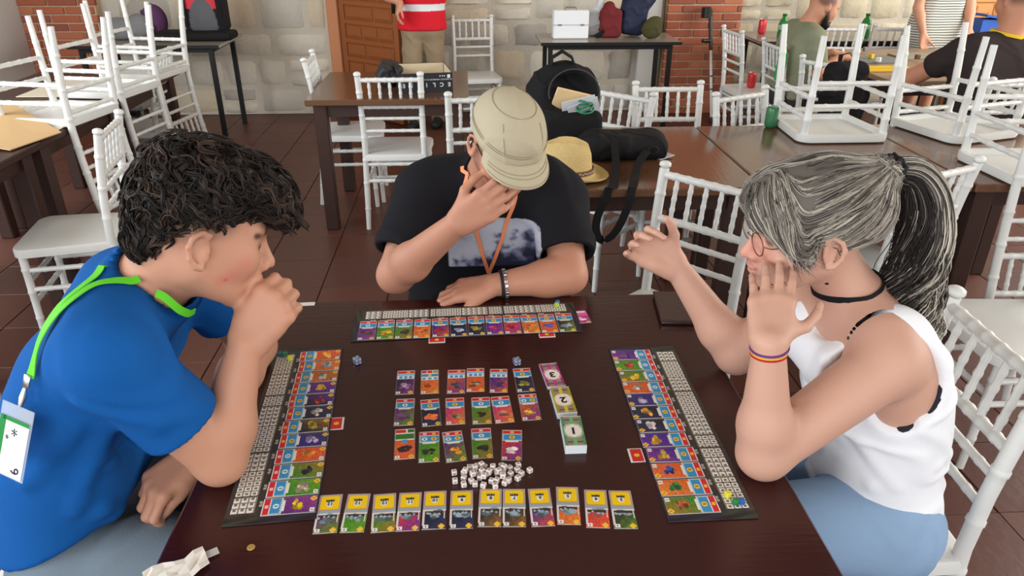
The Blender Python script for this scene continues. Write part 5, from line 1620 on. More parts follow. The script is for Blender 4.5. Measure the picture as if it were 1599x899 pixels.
# cubes
def cube_mesh(name, s, m, m2=None):
    mb = MB(); mb.box((0, 0, 0), (s, s, s), bev=s*.12)
    if m2 is not None:
        mb.mi = 1; q = s*.5; e = s*.02
        for ax in range(3):
            for sg in (-1, 1):
                sz = [q, q, q]; sz[ax] = e; c = [0, 0, 0]; c[ax] = sg*(s/2); mb.box(c, sz)
    return mb.mesh(name, [m, m2] if m2 is not None else m)
cube = cube_mesh('white_cube', .0088, mat('white_cube_resin', srgb(226, 216, 212), .45, .4), mat('cube_mark', srgb(176, 160, 158), .6, .2))
spots = []
rr = random.Random(21)
lone = [(-.0225, .9905), (-.013, 1.003), (.0005, 1.006), (.013, 1.003), (.028, 1.003), (.0445, .991), (.057, .983), (.0525, .967), (.046, .961), (.033, .968), (.024, .967), (.010, .957), (-.004, .961), (-.010, .969)]
for p in lone: spots.append((p[0], p[1], 0))
tries = 0
while len(spots) < 36 and tries < 4000:
    tries += 1; x = rr.gauss(.018, .018); y = rr.gauss(.984, .0085)
    if all((x-a)**2+(y-b)**2 > .0118**2 for a, b, l in spots if l == 0): spots.append((x, y, 0))
base = list(spots)
for k in range(12):
    for _ in range(200):
        x = rr.gauss(.016, .012); y = rr.gauss(.985, .006)
        if all((x-a)**2+(y-b)**2 > .0122**2 for a, b, l in spots if l == 1): spots.append((x, y, 1)); break
for k, (x, y, l) in enumerate(spots):
    o = inst('white_cube', cube, None, (x, y, TZ+.0045+l*.0091), (0, 0, rr.uniform(0, 1.57)))
    tag(o, 'small white cube on top of the heap of cubes' if l else 'small white cube lying in the heap of cubes', 'cube', 'white cubes stacked on the heap' if l else 'white cubes in the bottom of the heap')
def small_cube(x, y, z, col, lb, rz=.3):
    m = cube_mesh('marker_cube', .0095, mat('marker_%d_%d_%d' % col, srgb(*col), .35, .5))
    tag(inst('marker_cube', m, None, (x, y, z), (0, 0, rz)), lb, 'cube')
ZB = TZ+.0022+.0048
for (lx, ly, col, lb) in [(-.055, -.232, (40, 90, 170), 'blue'), (-.046, -.232, (30, 120, 70), 'green'), (-.038, -.215, (220, 210, 50), 'yellow')]:
    # near end of the right board (its frame is turned round)
    x, y = at_board(RC[0], RC[1], AR, lx, -ly); small_cube(x, y, ZB, col, lb+' marker cube on the near end of the right board')
for (lx, ly, col, lb) in [(-.060, .240, (40, 90, 110), 'teal'), (-.048, .238, (40, 120, 80), 'green'), (-.036, .222, (226, 220, 60), 'yellow')]:
    x, y = at_board(LC[0], LC[1], AL, lx, ly); small_cube(x, y, ZB, col, lb+' marker cube on the far end of the left board')
for (lx, ly, col, lb) in [(-.066, .226, (40, 110, 180), 'blue'), (-.054, .222, (170, 200, 60), 'lime')]:
    x, y = at_board(TC[0], TC[1], AT, lx, ly); small_cube(x, y, ZB, col, lb+' marker cube at the right end of the far board')
# dice: rounded dark cubes with swirls and pips
M_die = mat('swirled_die', srgb(20, 26, 44), .15, .6, col2=srgb(150, 170, 205), vscale=160, detail=3, coat=.6)
def die(x, y, rz, lb):
    s = .0155; S = SDF(); S.u(P_box((0, 0, 0), (s/2, s/2, s/2), None, .0032), .001)
    pos, q = sdf_mesh(S, .0013, 'die')
    o = inst('die', raw_mesh('die', pos, q, M_die), None, (x, y, TZ+s/2), (0, 0, rz)); tag(o, lb, 'die', 'blue swirled dice')
    mp = MB(); P = {'t': [(-.004, -.004), (.004, .004), (0, 0)], 'f': [(-.004, -.004), (.004, .004), (-.004, .004), (.004, -.004)], 'r': [(0, 0), (-.004, .004), (.004, -.004), (.004, .004), (-.004, -.004)]}
    for a, b in P['t']: mp.lathe([(.0012, -.0002), (.0012, .0002)], 8, (a, b, s/2))
    Rx = rotm(math.pi/2, 0, 0); Ry = rotm(0, math.pi/2, 0)
    for a, b in P['f']: mp.lathe([(.0012, -.0002), (.0012, .0002)], 8, (a, -s/2, b), Rx)
    for a, b in P['r']: mp.lathe([(.0012, -.0002), (.0012, .0002)], 8, (s/2, a, b), Ry)
    mp.build('pips', mat('die_pips', srgb(225, 228, 235), .4, .4), o)
die(-.251, 1.357, .6, 'blue swirled die beside the left player board')
die(.090, 1.335, .25, 'blue swirled die above the dark blue card in the far row')
# loose things on the table
ph = thing('phone_case', 'dark brown leather phone case lying at the far right table corner', 'phone', (.487, 1.560, TZ), math.radians(-6))
MB().box((0, 0, .0035), (.078, .150, .007), bev=.002).build('phone', M_black_plastic, ph)
lid = MB().box((0, 0, .0105), (.082, .154, .006), bev=.0025).build('cover', mat('brown_leather', srgb(62, 42, 36), .45, .4, var=.2, vscale=30, bump=.3, bscale=200), ph)
MB().box((0, -.0755, .0068), (.076, .001, .004)).build('metal_edge', M_metal, ph)
tag(MB().box((0, 0, .001), (.045, .016, .002), bev=.0004).build('paper_slip', mat('white_paper', srgb(222, 216, 206), .8, .2), None, loc=(-.413, 1.637, TZ), rot=(0, 0, .04)), 'small white paper slip at the far left corner of the table', 'paper')
tag(MB().lathe([(.0005, 0), (.0058, .0004), (.0062, .0012), (.0058, .002), (.0004, .0022)], 20).build('coin', mat('brass', srgb(190, 160, 90), .4, .5, metal=.5), None, loc=(-.344, .843, TZ), smooth=40), 'small brass coin near the table edge', 'coin')
pw = MB(); gx, gy = 7, 5; P = []; F = []
for j in range(gy):
    for i in range(gx): P.append(((i/(gx-1)-.5)*.085, (j/(gy-1)-.5)*.042+.006*math.sin(i*1.3), .004+.006*abs(math.sin(i*1.7+j*2.1))))
for j in range(gy-1):
    for i in range(gx-1): a = j*gx+i; F.append((a, a+1, a+gx+1, a+gx))
ob = pw.add(P, F).build('paper_wrapper', mat('white_paper', srgb(222, 216, 206), .8, .2), None, loc=(-.438, .800, TZ), rot=(0, 0, .55))
ob.modifiers.new('s', 'SOLIDIFY').thickness = .001
tag(ob, 'crumpled white wrapper with a clear strip at the near left table edge', 'wrapper')
MB().box((.045, .006, .005), (.03, .014, .0012)).build('clear_strip', mat('clear_plastic', (.7, .68, .66), .15, .5, alpha=.5), ob)
# ------------------------------------------------------------------ background people and belongings
def place(fn, *a): return fn(*a)
def soft_thing(name, label, cat, origin):
    t = thing(name, label, cat, origin); pass
    return t, Matrix.Translation(origin).inverted()
# bearded man in green, seated in profile
def green_man():
    o0 = (2.27, 5.05, 0); root, inv = soft_thing('person', 'bearded man in an olive green t-shirt sitting side-on at the far table', 'person', o0)
    H = Head((2.345, 5.03, 1.105), math.radians(8), math.radians(22), 0)
    lev = [((2.22, 5.05, .50), .09, .11), ((2.215, 5.05, .62), .08, .11), ((2.22, 5.05, .75), .085, .11), ((2.23, 5.05, .86), .10, .10), ((2.245, 5.05, .94), .14, .06)]
    sR, eR, wR = (2.25, 4.87, .925), (2.30, 4.83, .70), (2.48, 4.93, .80); sL, eL, wL = (2.25, 5.23, .925), (2.34, 5.27, .72), (2.52, 5.15, .79)
    B = SDF(); build_head(B, H, fine=False); B.u(P_rc(H.w((-.03, 0, -.05)), (2.255, 5.05, .97), .055, .06), .03); torso(B, lev, (0, 1, 0), -.02)
    arm(B, sR, eR, wR); arm(B, sL, eL, wL)
    for w in (wR, wL): hand(B, w, (.9, .1, -.1), (0, 0, -1), (.1, 1 if w is wR else -1, 0), [(.6, .9, .5)]*4, [(.8, .4, .4)], 1.0, .03)
    pt = head_paints(H, srgb(150, 90, 80), browcol=srgb(30, 24, 22)); bd = srgb(26, 22, 22)
    for y in (-1, 1):
        pt.append((H.rc((.0, y*.06, -.03), (.03, y*.05, -.085), .022, .03), bd, -.01, .008, .95)); pt.append((H.ell((-.04, y*.06, .04), (.08, .04, .05)), srgb(52, 42, 38), -.02, .012, .75))
    pt.append((H.ell((.08, 0, -.095), (.035, .05, .03)), bd, -.006, .006, .95)); pt.append((H.ell((.098, 0, -.057), (.014, .03, .005)), bd, -.003, .006, .9))
    pt.append((H.ell((-.035, 0, .065), (.098, .084, .062)), srgb(40, 32, 29), -.025, .008, .95))
    soft('body', B, .006, M_skin, root, srgb(196, 140, 112), pt).matrix_parent_inverse = inv
    BD = SDF(); BD.u(H.ell((.062, 0, -.098), (.042, .046, .034)), .02)
    for y in (-1, 1): BD.u(H.rc((.005, y*.060, -.045), (.05, y*.04, -.10), .014, .022), .02)
    BD.sub(H.ell((.11, 0, -.070), (.03, .022, .012)), .005)
    soft('beard', BD, .005, M_hair, root, srgb(22, 18, 17), disp=wrinkle(.003, 300, [(1, 0, .3), (0, 1, .3)], .2)).matrix_parent_inverse = inv
    S = SDF(); torso(S, lev, (0, 1, 0), .004)
    for a, b in ((sR, eR), (sL, eL)): a, b = V(*a), V(*b); S.u(P_rc((2.245, 5.05, .95), a, .06, .066), .03); S.u(P_rc(a, a+(b-a)*.62, .066, .066), .02)
    S.inter(P_plane((2.2, 5, .53), (0, 0, -1)), .01)
    soft('t_shirt', S, .009, M_cloth, root, srgb(132, 136, 112), disp=wrinkle(.004, 45, [(1, .3, .6), (.2, .5, 1)], .3)).matrix_parent_inverse = inv
    J = SDF(); J.u(P_rc((2.2, 4.97, .53), (2.2, 5.13, .53), .11, .11), .03); legs(J, [(2.24, 4.95, .54), (2.24, 5.15, .54)], [(2.66, 4.93, .54), (2.66, 5.17, .54)], [(2.62, 4.93, .1), (2.62, 5.17, .1)]); J.inter(P_plane((2.2, 5, .60), (0, 0, 1)), .01)
    soft('trousers', J, .014, M_cloth, root, srgb(60, 58, 62)).matrix_parent_inverse = inv
    for p in ((2.64, 4.93, 0), (2.64, 5.17, 0)): shoe(root, p, (1, 0, 0), srgb(50, 50, 50))
green_man()
# man in dark shirt, seen from behind at the right edge
def dark_man():
    o0 = (2.86, 3.95, 0); root, inv = soft_thing('person', 'man in a dark shirt with yellow collar seen from behind at the right edge', 'person', o0)
    H = Head((2.90, 3.99, 1.235), math.radians(100), math.radians(12), 0)
    lev = [((2.86, 3.93, .50), .11, .12), ((2.86, 3.93, .64), .11, .12), ((2.86, 3.93, .78), .115, .12), ((2.86, 3.94, .90), .13, .11), ((2.87, 3.95, 1.0), .16, .07)]
    sL, eL, wL = (2.66, 3.97, .97), (2.52, 4.18, .79), (2.66, 4.40, .79); sR, eR, wR = (3.07, 3.97, .97), (3.18, 4.15, .78), (3.08, 4.40, .79)
    B = SDF(); build_head(B, H, fine=False); B.u(P_rc(H.w((-.03, 0, -.05)), (2.88, 3.96, 1.04), .06, .066), .03); torso(B, lev, (1, 0, 0), -.02)
    arm(B, sL, eL, wL, (.058, .048, .048, .03)); arm(B, sR, eR, wR, (.058, .048, .048, .03))
    for w in (wL, wR): hand(B, w, (.3 if w is wL else -.3, .9, -.1), (0, 0, -1), (1 if w is wL else -1, 0, 0), [(.3, .5, .4)]*4, [(.8, .4, .3)], 1.0, .05)
    soft('body', B, .0075, M_skin, root, srgb(190, 132, 104), [(H.ell((-.03, 0, .02), (.09, .08, .07)), srgb(44, 36, 32), -.02, .02, .8)]).matrix_parent_inverse = inv
    HS = SDF(); HS.u(H.ell((-.018, 0, .045), (.103, .083, .083)), .02); HS.sub(H.ell((.09, 0, -.03), (.07, .12, .07)), .01); HS.sub(H.ell((-.02, 0, -.07), (.12, .12, .05)), .02)
    soft('hair', HS, .007, M_hair, root, srgb(26, 22, 20), disp=wrinkle(.003, 200, [(1, .3, .2), (0, 1, .3)], .1)).matrix_parent_inverse = inv
    S = SDF(); torso(S, lev, (1, 0, 0), .006)
    for a, b in ((sR, eR), (sL, eL)): a, b = V(*a), V(*b); S.u(P_rc((2.87, 3.95, 1.0), a, .07, .075), .03); S.u(P_rc(a, a+(b-a)*.42, .076, .074), .02)
    S.inter(P_plane((2.2, 5, .50), (0, 0, -1)), .01)
    sh = soft('t_shirt', S, .011, M_cloth, root, srgb(52, 44, 44), disp=wrinkle(.004, 40, [(1, .3, .6), (.2, .5, 1)], .6)); sh.matrix_parent_inverse = inv
    nb = V(2.88, 3.962, 1.055); ax = unit(H.w((-.03, 0, -.05))-V(2.88, 3.96, 1.04))
    ring_band(nb+V(0, 0, .012), ax, .080, .080, (1, 0, 0), .016, .005, 'collar', mat('yellow_collar', srgb(226, 190, 40), .7, .2), sh).matrix_parent_inverse = Matrix()
    J = SDF(); J.u(P_rc((2.78, 3.92, .53), (2.94, 3.92, .53), .12, .12), .03); legs(J, [(2.76, 3.95, .54), (2.96, 3.95, .54)], [(2.70, 4.40, .54), (3.0, 4.40, .54)], [(2.70, 4.36, .1), (3.0, 4.36, .1)]); J.inter(P_plane((2.2, 5, .60), (0, 0, 1)), .01)
    soft('jeans', J, .014, M_denim, root, srgb(70, 84, 110)).matrix_parent_inverse = inv
    for p in ((2.70, 4.38, 0), (3.0, 4.38, 0)): shoe(root, p, (0, 1, 0), srgb(50, 50, 50))
dark_man()
chair_by_back('white chair the man in the dark shirt sits on', 2.86, 3.72, (0, 1))
# standing woman in a striped dress (head above the picture)
def striped_woman():
    o0 = (3.60, 5.78, 0); root, inv = soft_thing('person', 'person in a grey and white striped dress standing at the far table', 'person', o0)
    H = Head((3.60, 5.74, 1.50), math.radians(-100), math.radians(18), 0, .97)
    lev = [((3.60, 5.78, .70), .08, .115), ((3.60, 5.78, .80), .09, .115), ((3.60, 5.78, .92), .085, .105), ((3.60, 5.78, 1.05), .075, .095), ((3.60, 5.78, 1.18), .085, .095), ((3.60, 5.78, 1.29), .13, .05)]
    arms = [((3.44, 5.78, 1.27), (3.40, 5.72, 1.02), (3.43, 5.62, .84)), ((3.76, 5.78, 1.27), (3.80, 5.72, 1.04), (3.76, 5.60, .87))]
    B = SDF(); build_head(B, H, fine=False); B.u(P_rc(H.w((-.03, 0, -.05)), (3.60, 5.78, 1.33), .047, .055), .03); torso(B, lev, (1, 0, 0), -.02)
    for a in arms: B.u(P_rc((3.60, 5.78, 1.29), a[0], .045, .046), .03); arm(B, *a, (.044, .036, .036, .024)); hand(B, a[2], (0, -.35, -.9), (0, -1, 0), (1, 0, 0), [(.4, .6, .4)]*4, [(.8, .4, .4)], .92, .03)
    legs(B, [(3.53, 5.78, .72), (3.67, 5.78, .72)], [(3.53, 5.76, .44), (3.67, 5.76, .44)], [(3.53, 5.79, .06), (3.67, 5.79, .06)], (.075, .05, .034))
    soft('body', B, .0085, M_skin, root, srgb(204, 150, 122)).matrix_parent_inverse = inv
    S = SDF(); torso(S, lev, (1, 0, 0), .008); S.u(P_rc((3.55, 5.78, .66), (3.65, 5.78, .66), .12, .12), .05); S.inter(P_plane((3.6, 5.8, .62), (0, 0, -1)), .01); S.sub(P_ell((3.60, 5.75, 1.36), (.08, .08, .08)), .01)
    M_str = bpy.data.materials.new('striped_jersey'); M_str.use_nodes = True; nt = M_str.node_tree; p = nt.nodes['Principled BSDF']; p.inputs['Roughness'].default_value = .85
    tc = nt.nodes.new('ShaderNodeTexCoord'); wv = nt.nodes.new('ShaderNodeTexWave'); wv.bands_direction = 'Z'; wv.inputs['Scale'].default_value = 17; wv.inputs['Distortion'].default_value = 1.5; wv.inputs['Detail Scale'].default_value = .6
    rp = nt.nodes.new('ShaderNodeValToRGB'); rp.color_ramp.elements[0].position = .42; rp.color_ramp.elements[1].position = .5
    rp.color_ramp.elements[0].color = (*srgb(112, 118, 112), 1); rp.color_ramp.elements[1].color = (*srgb(222, 222, 214), 1)
    nt.links.new(tc.outputs['Object'], wv.inputs['Vector']); nt.links.new(wv.outputs['Fac'], rp.inputs['Fac']); nt.links.new(rp.outputs['Color'], p.inputs['Base Color'])
    soft('striped_dress', S, .009, M_str, root).matrix_parent_inverse = inv
    HS = SDF(); HS.u(H.ell((-.02, 0, .04), (.105, .088, .09)), .02); HS.u(H.rc((-.07, 0, .0), (-.07, 0, -.16), .06, .04), .03); HS.sub(H.ell((.09, 0, -.03), (.07, .12, .07)), .01)
    soft('hair', HS, .009, M_hair, root, srgb(60, 42, 32)).matrix_parent_inverse = inv
    for q in ((3.53, 5.77, 0), (3.67, 5.77, 0)): shoe(root, q, (0, -1, 0), srgb(120, 90, 70))
striped_woman()
# person in a red vest at the door
def vest_man():
    o0 = (-.37, 6.32, 0); root, inv = soft_thing('person', 'person in a red vest and khaki trousers standing at the wooden door', 'person', o0)
    H = Head((-.40, 6.30, 1.53), math.radians(-150), math.radians(8), 0)
    lev = [((-.36, 6.32, .80), .075, .105), ((-.36, 6.32, .92), .075, .105), ((-.36, 6.32, 1.06), .085, .105), ((-.36, 6.32, 1.2), .11, .10), ((-.36, 6.32, 1.31), .15, .055)]
    arms = [((-.53, 6.28, 1.28), (-.62, 6.20, 1.08), (-.51, 6.12, 1.03)), ((-.20, 6.36, 1.28), (-.17, 6.48, 1.05), (-.27, 6.52, .90))]
    B = SDF(); build_head(B, H, fine=False); B.u(P_rc(H.w((-.03, 0, -.05)), (-.36, 6.32, 1.36), .055, .06), .03); torso(B, lev, (1, 0, 0), -.02)
    for i, a in enumerate(arms): B.u(P_rc((-.36, 6.32, 1.31), a[0], .05, .05), .03); arm(B, *a, (.05, .042, .042, .027)); hand(B, a[2], (-.3, -.2, -.85) if i == 0 else (0, -.2, -.9), (.7, 0, 0), (.2, -1, 0), [(.5, .6, .4)]*4, [(.8, .4, .4)], 1.0, .04)
    soft('body', B, .0085, M_skin, root, srgb(200, 142, 114)).matrix_parent_inverse = inv
    HS = SDF(); HS.u(H.ell((-.018, 0, .045), (.103, .083, .083)), .02); HS.sub(H.ell((.09, 0, -.03), (.07, .12, .07)), .01)
    soft('hair', HS, .009, M_hair, root, srgb(40, 32, 28)).matrix_parent_inverse = inv
    S = SDF(); torso(S, lev, (1, 0, 0), .012, k=.05); S.u(P_rc((-.435, 6.32, .82), (-.285, 6.32, .82), .118, .118), .03); S.inter(P_plane((0, 0, .808), (0, 0, -1)), .01); S.sub(P_ell((-.36, 6.28, 1.40), (.08, .08, .1)), .01)
    for a in arms: S.sub(P_rc(a[0], a[1], .065, .06), .01)
    wh = srgb(222, 228, 232)
    def band(P, c): m = (np.abs(P[:, 2]-.985) < .026)[:, None]; return np.where(m, np.array(wh, np.float32), c)
    soft('vest', S, .008, M_cloth, root, srgb(212, 36, 50), colfn=band).matrix_parent_inverse = inv
    J = SDF(); J.u(P_rc((-.43, 6.32, .82), (-.29, 6.32, .82), .105, .105), .03); legs(J, [(-.44, 6.32, .78), (-.28, 6.32, .78)], [(-.46, 6.28, .42), (-.26, 6.36, .42)], [(-.46, 6.32, .08), (-.26, 6.40, .08)], (.09, .075, .065)); J.inter(P_plane((0, 0, .87), (0, 0, 1)), .01)
    soft('trousers', J, .009, M_cloth, root, srgb(150, 132, 106), disp=wrinkle(.006, 35, [(.5, .1, 1), (1, 0, .8)], .8)).matrix_parent_inverse = inv
    for p in ((-.46, 6.30, 0), (-.26, 6.38, 0)): shoe(root, p, (-.3, -1, 0), srgb(40, 40, 42))
vest_man()

# open black game box on the brown table
bx = thing('game_box', 'open black board game box lying on the brown table', 'game box', (-.258, 4.295, .7505), math.radians(9))
M_bb = mat('black_game_box', srgb(30, 34, 42), .4, .5, var=.1, vscale=12); M_bi = mat('box_inner_card', srgb(196, 180, 152), .85, .2)
W_, D_, H_ = .295, .33, .105
MB().box((0, 0, .002), (W_, D_, .004)).build('bottom', M_bi, bx)
for (c, sz) in (((0, -D_/2, H_/2), (W_, .004, H_)), ((0, D_/2, H_/2), (W_, .004, H_)), ((-W_/2, 0, H_/2), (.004, D_, H_)), ((W_/2, 0, H_/2), (.004, D_, H_))):
    sd = MB().box(c, sz).build('side', M_bb, bx)
    q = [c[0]*.984, c[1]*.984, c[2]]; MB().box(q, [max(sz[0]-.012, .0015), max(sz[1]-.012, .0015), sz[2]-.004]).build('inner_lining', M_bi, sd)
M_lt = mat('white_lettering', srgb(220, 222, 224), .6, .3)
front = rotm(math.pi/2, 0, 0)
def on_front(txt, size, x, z, bold=0.0):
    o = inst('lettering', text_mesh(txt, size, M_lt, .0003, bold), bx, (x, -D_/2-.0028, z)); o.rotation_euler = Matrix(front @ rotm(0, 0, math.pi)).to_euler()
for k, ch in enumerate('ECLIPSE'): on_front(ch, .030, .130-k*.0415, .042, .0008)
on_front('EL SEGUNDO AMANECER DE LA GALAXIA', .0105, .045, .070)
ic = MB()
for x in (.128,): ic.box((x, -D_/2-.0026, .086), (.016, .001, .018))
for x in (.105, .093, .080): ic.box((x, -D_/2-.0026, .088), (.006, .001, .006))
ic.build('printed_icons', M_lt, bx)
lidS = SDF(); lidS.u(P_box((0, 0, .05), (.05, .14, .05), rotm(0, .5, .1), .01), .02); lidS.u(P_ell((.03, .05, .07), (.07, .09, .04)), .04)
lb = soft('black_bag', lidS, .008, mat('black_nylon', srgb(34, 36, 40), .55, .4, var=.2, vscale=30), disp=wrinkle(.006, 70, [(1, .4, .5), (.2, 1, .6)], .2)); lb.location = (-.47, 4.42, .752)
tag(lb, 'crumpled black bag beside the open game box', 'bag')

# ------------------------------------------------------------------ straw hat, backpack and shoulder bag on the brown table
M_straw = mat('straw', srgb(214, 186, 128), .85, .2, var=.18, vscale=90, bump=.7, bscale=220)
hat = thing('straw_hat', 'natural straw hat with a brown band on the brown table', 'hat', (.355, 2.625, .752), math.radians(-15))
prof_o = [(.138, .010), (.134, .005), (.118, .002), (.100, .006), (.088, .016), (.085, .03), (.080, .085), (.070, .122), (.050, .136), (.028, .128), (.006, .122)]
P = []; F = []; n = 48
for k, (r, z) in enumerate(prof_o):
    for j in range(n):
        a = 2*math.pi*j/n; zz = z
        if k < 4: zz += .018*abs(math.sin(a))**2*(1-k/4)
        if k > 6: zz -= .014*math.exp(-((math.sin(a)*r)/.03)**2)*(1 if k > 7 else .4)
        P.append((r*1.14*math.cos(a), r*.93*math.sin(a), zz))
for k in range(len(prof_o)-1):
    for j in range(n): F.append((k*n+j, k*n+(j+1) % n, (k+1)*n+(j+1) % n, (k+1)*n+j))
F.append(tuple(range((len(prof_o)-1)*n, len(prof_o)*n)))
cr = MB().add(P, F).build('straw_body', M_straw, hat, smooth=60); md = cr.modifiers.new('s', 'SOLIDIFY'); md.thickness = .003; md.offset = 1
def hat_band(z, w, r, m, nm):
    P = []; F = []
    for j in range(n):
        a = 2*math.pi*j/n
        for (rr2, zz) in ((r+.001, z), (r+.004, z), (r+.003, z+w), (r, z+w)): P.append((rr2*1.14*math.cos(a), rr2*.93*math.sin(a), zz))
    for j in range(n):
        for q in range(4): F.append((j*4+q, j*4+(q+1) % 4, ((j+1) % n)*4+(q+1) % 4, ((j+1) % n)*4+q))
    return MB().add(P, F).build(nm, m, hat, smooth=50)
b_ = hat_band(.018, .018, .0880, mat('brown_hat_band', srgb(112, 82, 62), .8, .2), 'hat_band')
b2 = MB()
for j in range(60):
    a = 2*math.pi*j/60; r = .092; b2.box((r*1.14*math.cos(a), r*.93*math.sin(a), .026+.003*(j % 2)), (.006, .006, .003), rotm(0, 0, a))
b2.build('band_weave', mat('pale_weave', srgb(200, 184, 156), .8, .2), b_)

M_blk = mat('black_fabric', srgb(24, 23, 25), .8, .2, var=.2, vscale=40, bump=.2, bscale=300)
bp = thing('backpack', 'open black backpack standing on the brown table behind the straw hat', 'backpack', (.40, 3.02, .752))
invb = Matrix.Translation((.40, 3.02, .752)).inverted()
S = SDF(); cb = V(.395, 3.10, .752)
S.u(P_box(cb+V(0, 0, .13), (.15, .085, .13), None, .07), .02); S.u(P_ell(cb+V(0, .01, .215), (.148, .08, .115)), .03)
S.sub(P_ell(cb+V(.035, -.075, .225), (.105, .075, .085)), .02); S.u(P_box(cb+V(.03, -.095, .075), (.125, .04, .078), None, .035), .03)
S.sub(P_ell(cb+V(.035, -.06, .215), (.095, .055, .075)), .01)
soft('pack_body', S, .007, M_blk, bp, disp=wrinkle(.006, 60, [(1, .2, .5), (.3, .2, 1)], .2)).matrix_parent_inverse = invb
MB().tube([cb+V(-.05, .0, .31), cb+V(-.05, -.01, .35), cb+V(-.01, -.015, .375), cb+V(.03, -.01, .35), cb+V(.05, 0, .30)], .016, 8, flat=.35).build('carry_loop', M_blk, bp, smooth=60).matrix_parent_inverse = invb
MB().tube([cb+V(.035+.104*math.cos(a), -.085+.03*math.sin(a), .222+.088*math.sin(a)) for a in np.linspace(-.2, 3.4, 24)], .004, 6).build('zip', mat('zip_grey', srgb(44, 44, 48), .5, .4), bp, smooth=60).matrix_parent_inverse = invb
tag(MB().box((0, 0, 0), (.15, .012, .10), rotm(.35, .25, .12), bev=.002).build('notebook', mat('buff_card', srgb(226, 196, 150), .8, .2), None, loc=(.42, 3.03, .935)), 'buff notebook sticking out of the black backpack', 'notebook')
pp = MB(); pp.box((0, 0, 0), (.14, .004, .09), rotm(.3, -.2, .1)); pp.box((.02, -.008, -.005), (.13, .003, .08), rotm(.4, -.35, .05));
tag(pp.build('papers', mat('grey_paper', srgb(206, 208, 214), .8, .2), None, loc=(.45, 3.00, .915)), 'white papers tucked into the black backpack', 'paper')
gm = MB()
for k in range(5): gm.tube([V(.034*math.cos(a)*(1-.1*k), .03*math.sin(a)+.004*k-.02, .012*math.sin(a*1+k)+.005*k) for a in np.linspace(0, 6.28, 18)], .0045, 6)
tag(gm.build('coiled_cable', mat('green_cable', srgb(40, 110, 80), .5, .4), None, loc=(.47, 2.985, .92), smooth=60), 'green and white coiled cable in the backpack opening', 'cable')
sb = thing('shoulder_bag', 'black shoulder bag with its strap hanging over the table edge', 'bag', (.62, 2.86, .752))
invs = Matrix.Translation((.62, 2.86, .752)).inverted()
S = SDF(); S.u(P_box((.62, 2.87, .80), (.16, .095, .045), rotm(0, .05, .12), .04), .02); S.u(P_ell((.735, 2.90, .795), (.06, .09, .042)), .03); S.u(P_ell((.50, 2.86, .80), (.07, .09, .048)), .03); S.inter(P_plane((0, 0, .7525), (0, 0, -1)), .004)
soft('bag_body', S, .007, M_blk, sb, disp=wrinkle(.006, 55, [(1, .2, .3), (.3, 1, .3)], .6)).matrix_parent_inverse = invs
st = [(.56, 2.80, .85), (.555, 2.70, .79), (.53, 2.56, .768), (.500, 2.462, .758), (.475, 2.445, .72), (.448, 2.44, .66), (.444, 2.438, .61), (.455, 2.436, .575), (.480, 2.436, .565), (.510, 2.437, .585), (.535, 2.438, .63), (.556, 2.442, .69), (.566, 2.446, .735), (.572, 2.465, .757), (.60, 2.56, .768), (.635, 2.68, .775), (.69, 2.77, .80)]
A = np.array(st); T = np.linspace(0, len(A)-1, 90); Q = np.stack([np.interp(T, np.arange(len(A)), A[:, i]) for i in range(3)], 1)
for _ in range(5): Q[1:-1] = Q[1:-1]*.5+(Q[:-2]+Q[2:])*.25
Q[:, 2] = np.where((Q[:, 1] > 2.452) & (Q[:, 2] < .757), .757, Q[:, 2])
MB().ribbon(list(Q), [(1, .15, 0)]*len(Q), .030, .0015).build('strap', M_blk, sb, smooth=60).matrix_parent_inverse = invs
MB().tube([(.715+.02*math.cos(a), 2.775, .80+.014*math.sin(a)) for a in np.linspace(0, 6.28, 16)], .003, 6).build('buckle', M_iron, sb).matrix_parent_inverse = invs
tag(MB().box((0, 0, .002), (.075, .05, .003), rotm(0, -.1, .5)).build('paper_slip', mat('grey_paper', srgb(206, 208, 214), .8, .2), None, loc=(.775, 2.84, .755)), 'folded white paper showing at the right end of the shoulder bag', 'paper')
tag(MB().box((0, 0, .001), (.05, .016, .002)).build('paper_slip', mat('grey_paper', srgb(206, 208, 214), .8, .2), None, loc=(.615, 3.22, .7505)), 'narrow white paper slip lying behind the shoulder bag', 'paper')

# ------------------------------------------------------------------ things on the tables by the back wall
cs = thing('carry_case', 'white hard carry case standing on the back wall table', 'case', (.83, 6.20, .7505))
MB().box((0, 0, .108), (.285, .11, .214), bev=.008).build('shell', mat('white_case', srgb(232, 236, 240), .35, .5), cs)
MB().box((0, -.0565, .108), (.287, .004, .004)).build('seam', mat('case_seam', srgb(150, 155, 162), .5, .4), cs)
for x in (-.09, .09): MB().box((x, -.058, .108), (.03, .006, .014), bev=.001).build('latch', M_metal, cs)
MB().tube([(-.045, 0, .216), (-.04, 0, .234), (.04, 0, .234), (.045, 0, .216)], .006, 8).build('handle', mat('case_handle', srgb(120, 110, 100), .5, .4), cs, smooth=60)
def lump(name, label, cat, prims, m, h, loc, dsp=None, base=None):
    S = SDF()
    for p, k in prims: S.u(p, k)
    S.inter(P_plane((0, 0, 0.001), (0, 0, -1)), .004)
    t = thing(name, label, cat, loc); soft('bag_body', S, h, m, t, base=base, disp=dsp); return t
W1 = wrinkle(.008, 50, [(1, .3, .5), (.3, .2, 1)], .2)
lump('plastic_bag', 'white plastic bag leaning behind the plaid bag', 'bag', [(P_ell((0, 0, .09), (.11, .07, .12)), .02), (P_rc((.02, 0, .12), (.05, 0, .26), .06, .03), .03)], mat('white_plastic', srgb(205, 208, 212), .4, .4, var=.1), .01, (1.05, 6.36, .7505), W1)
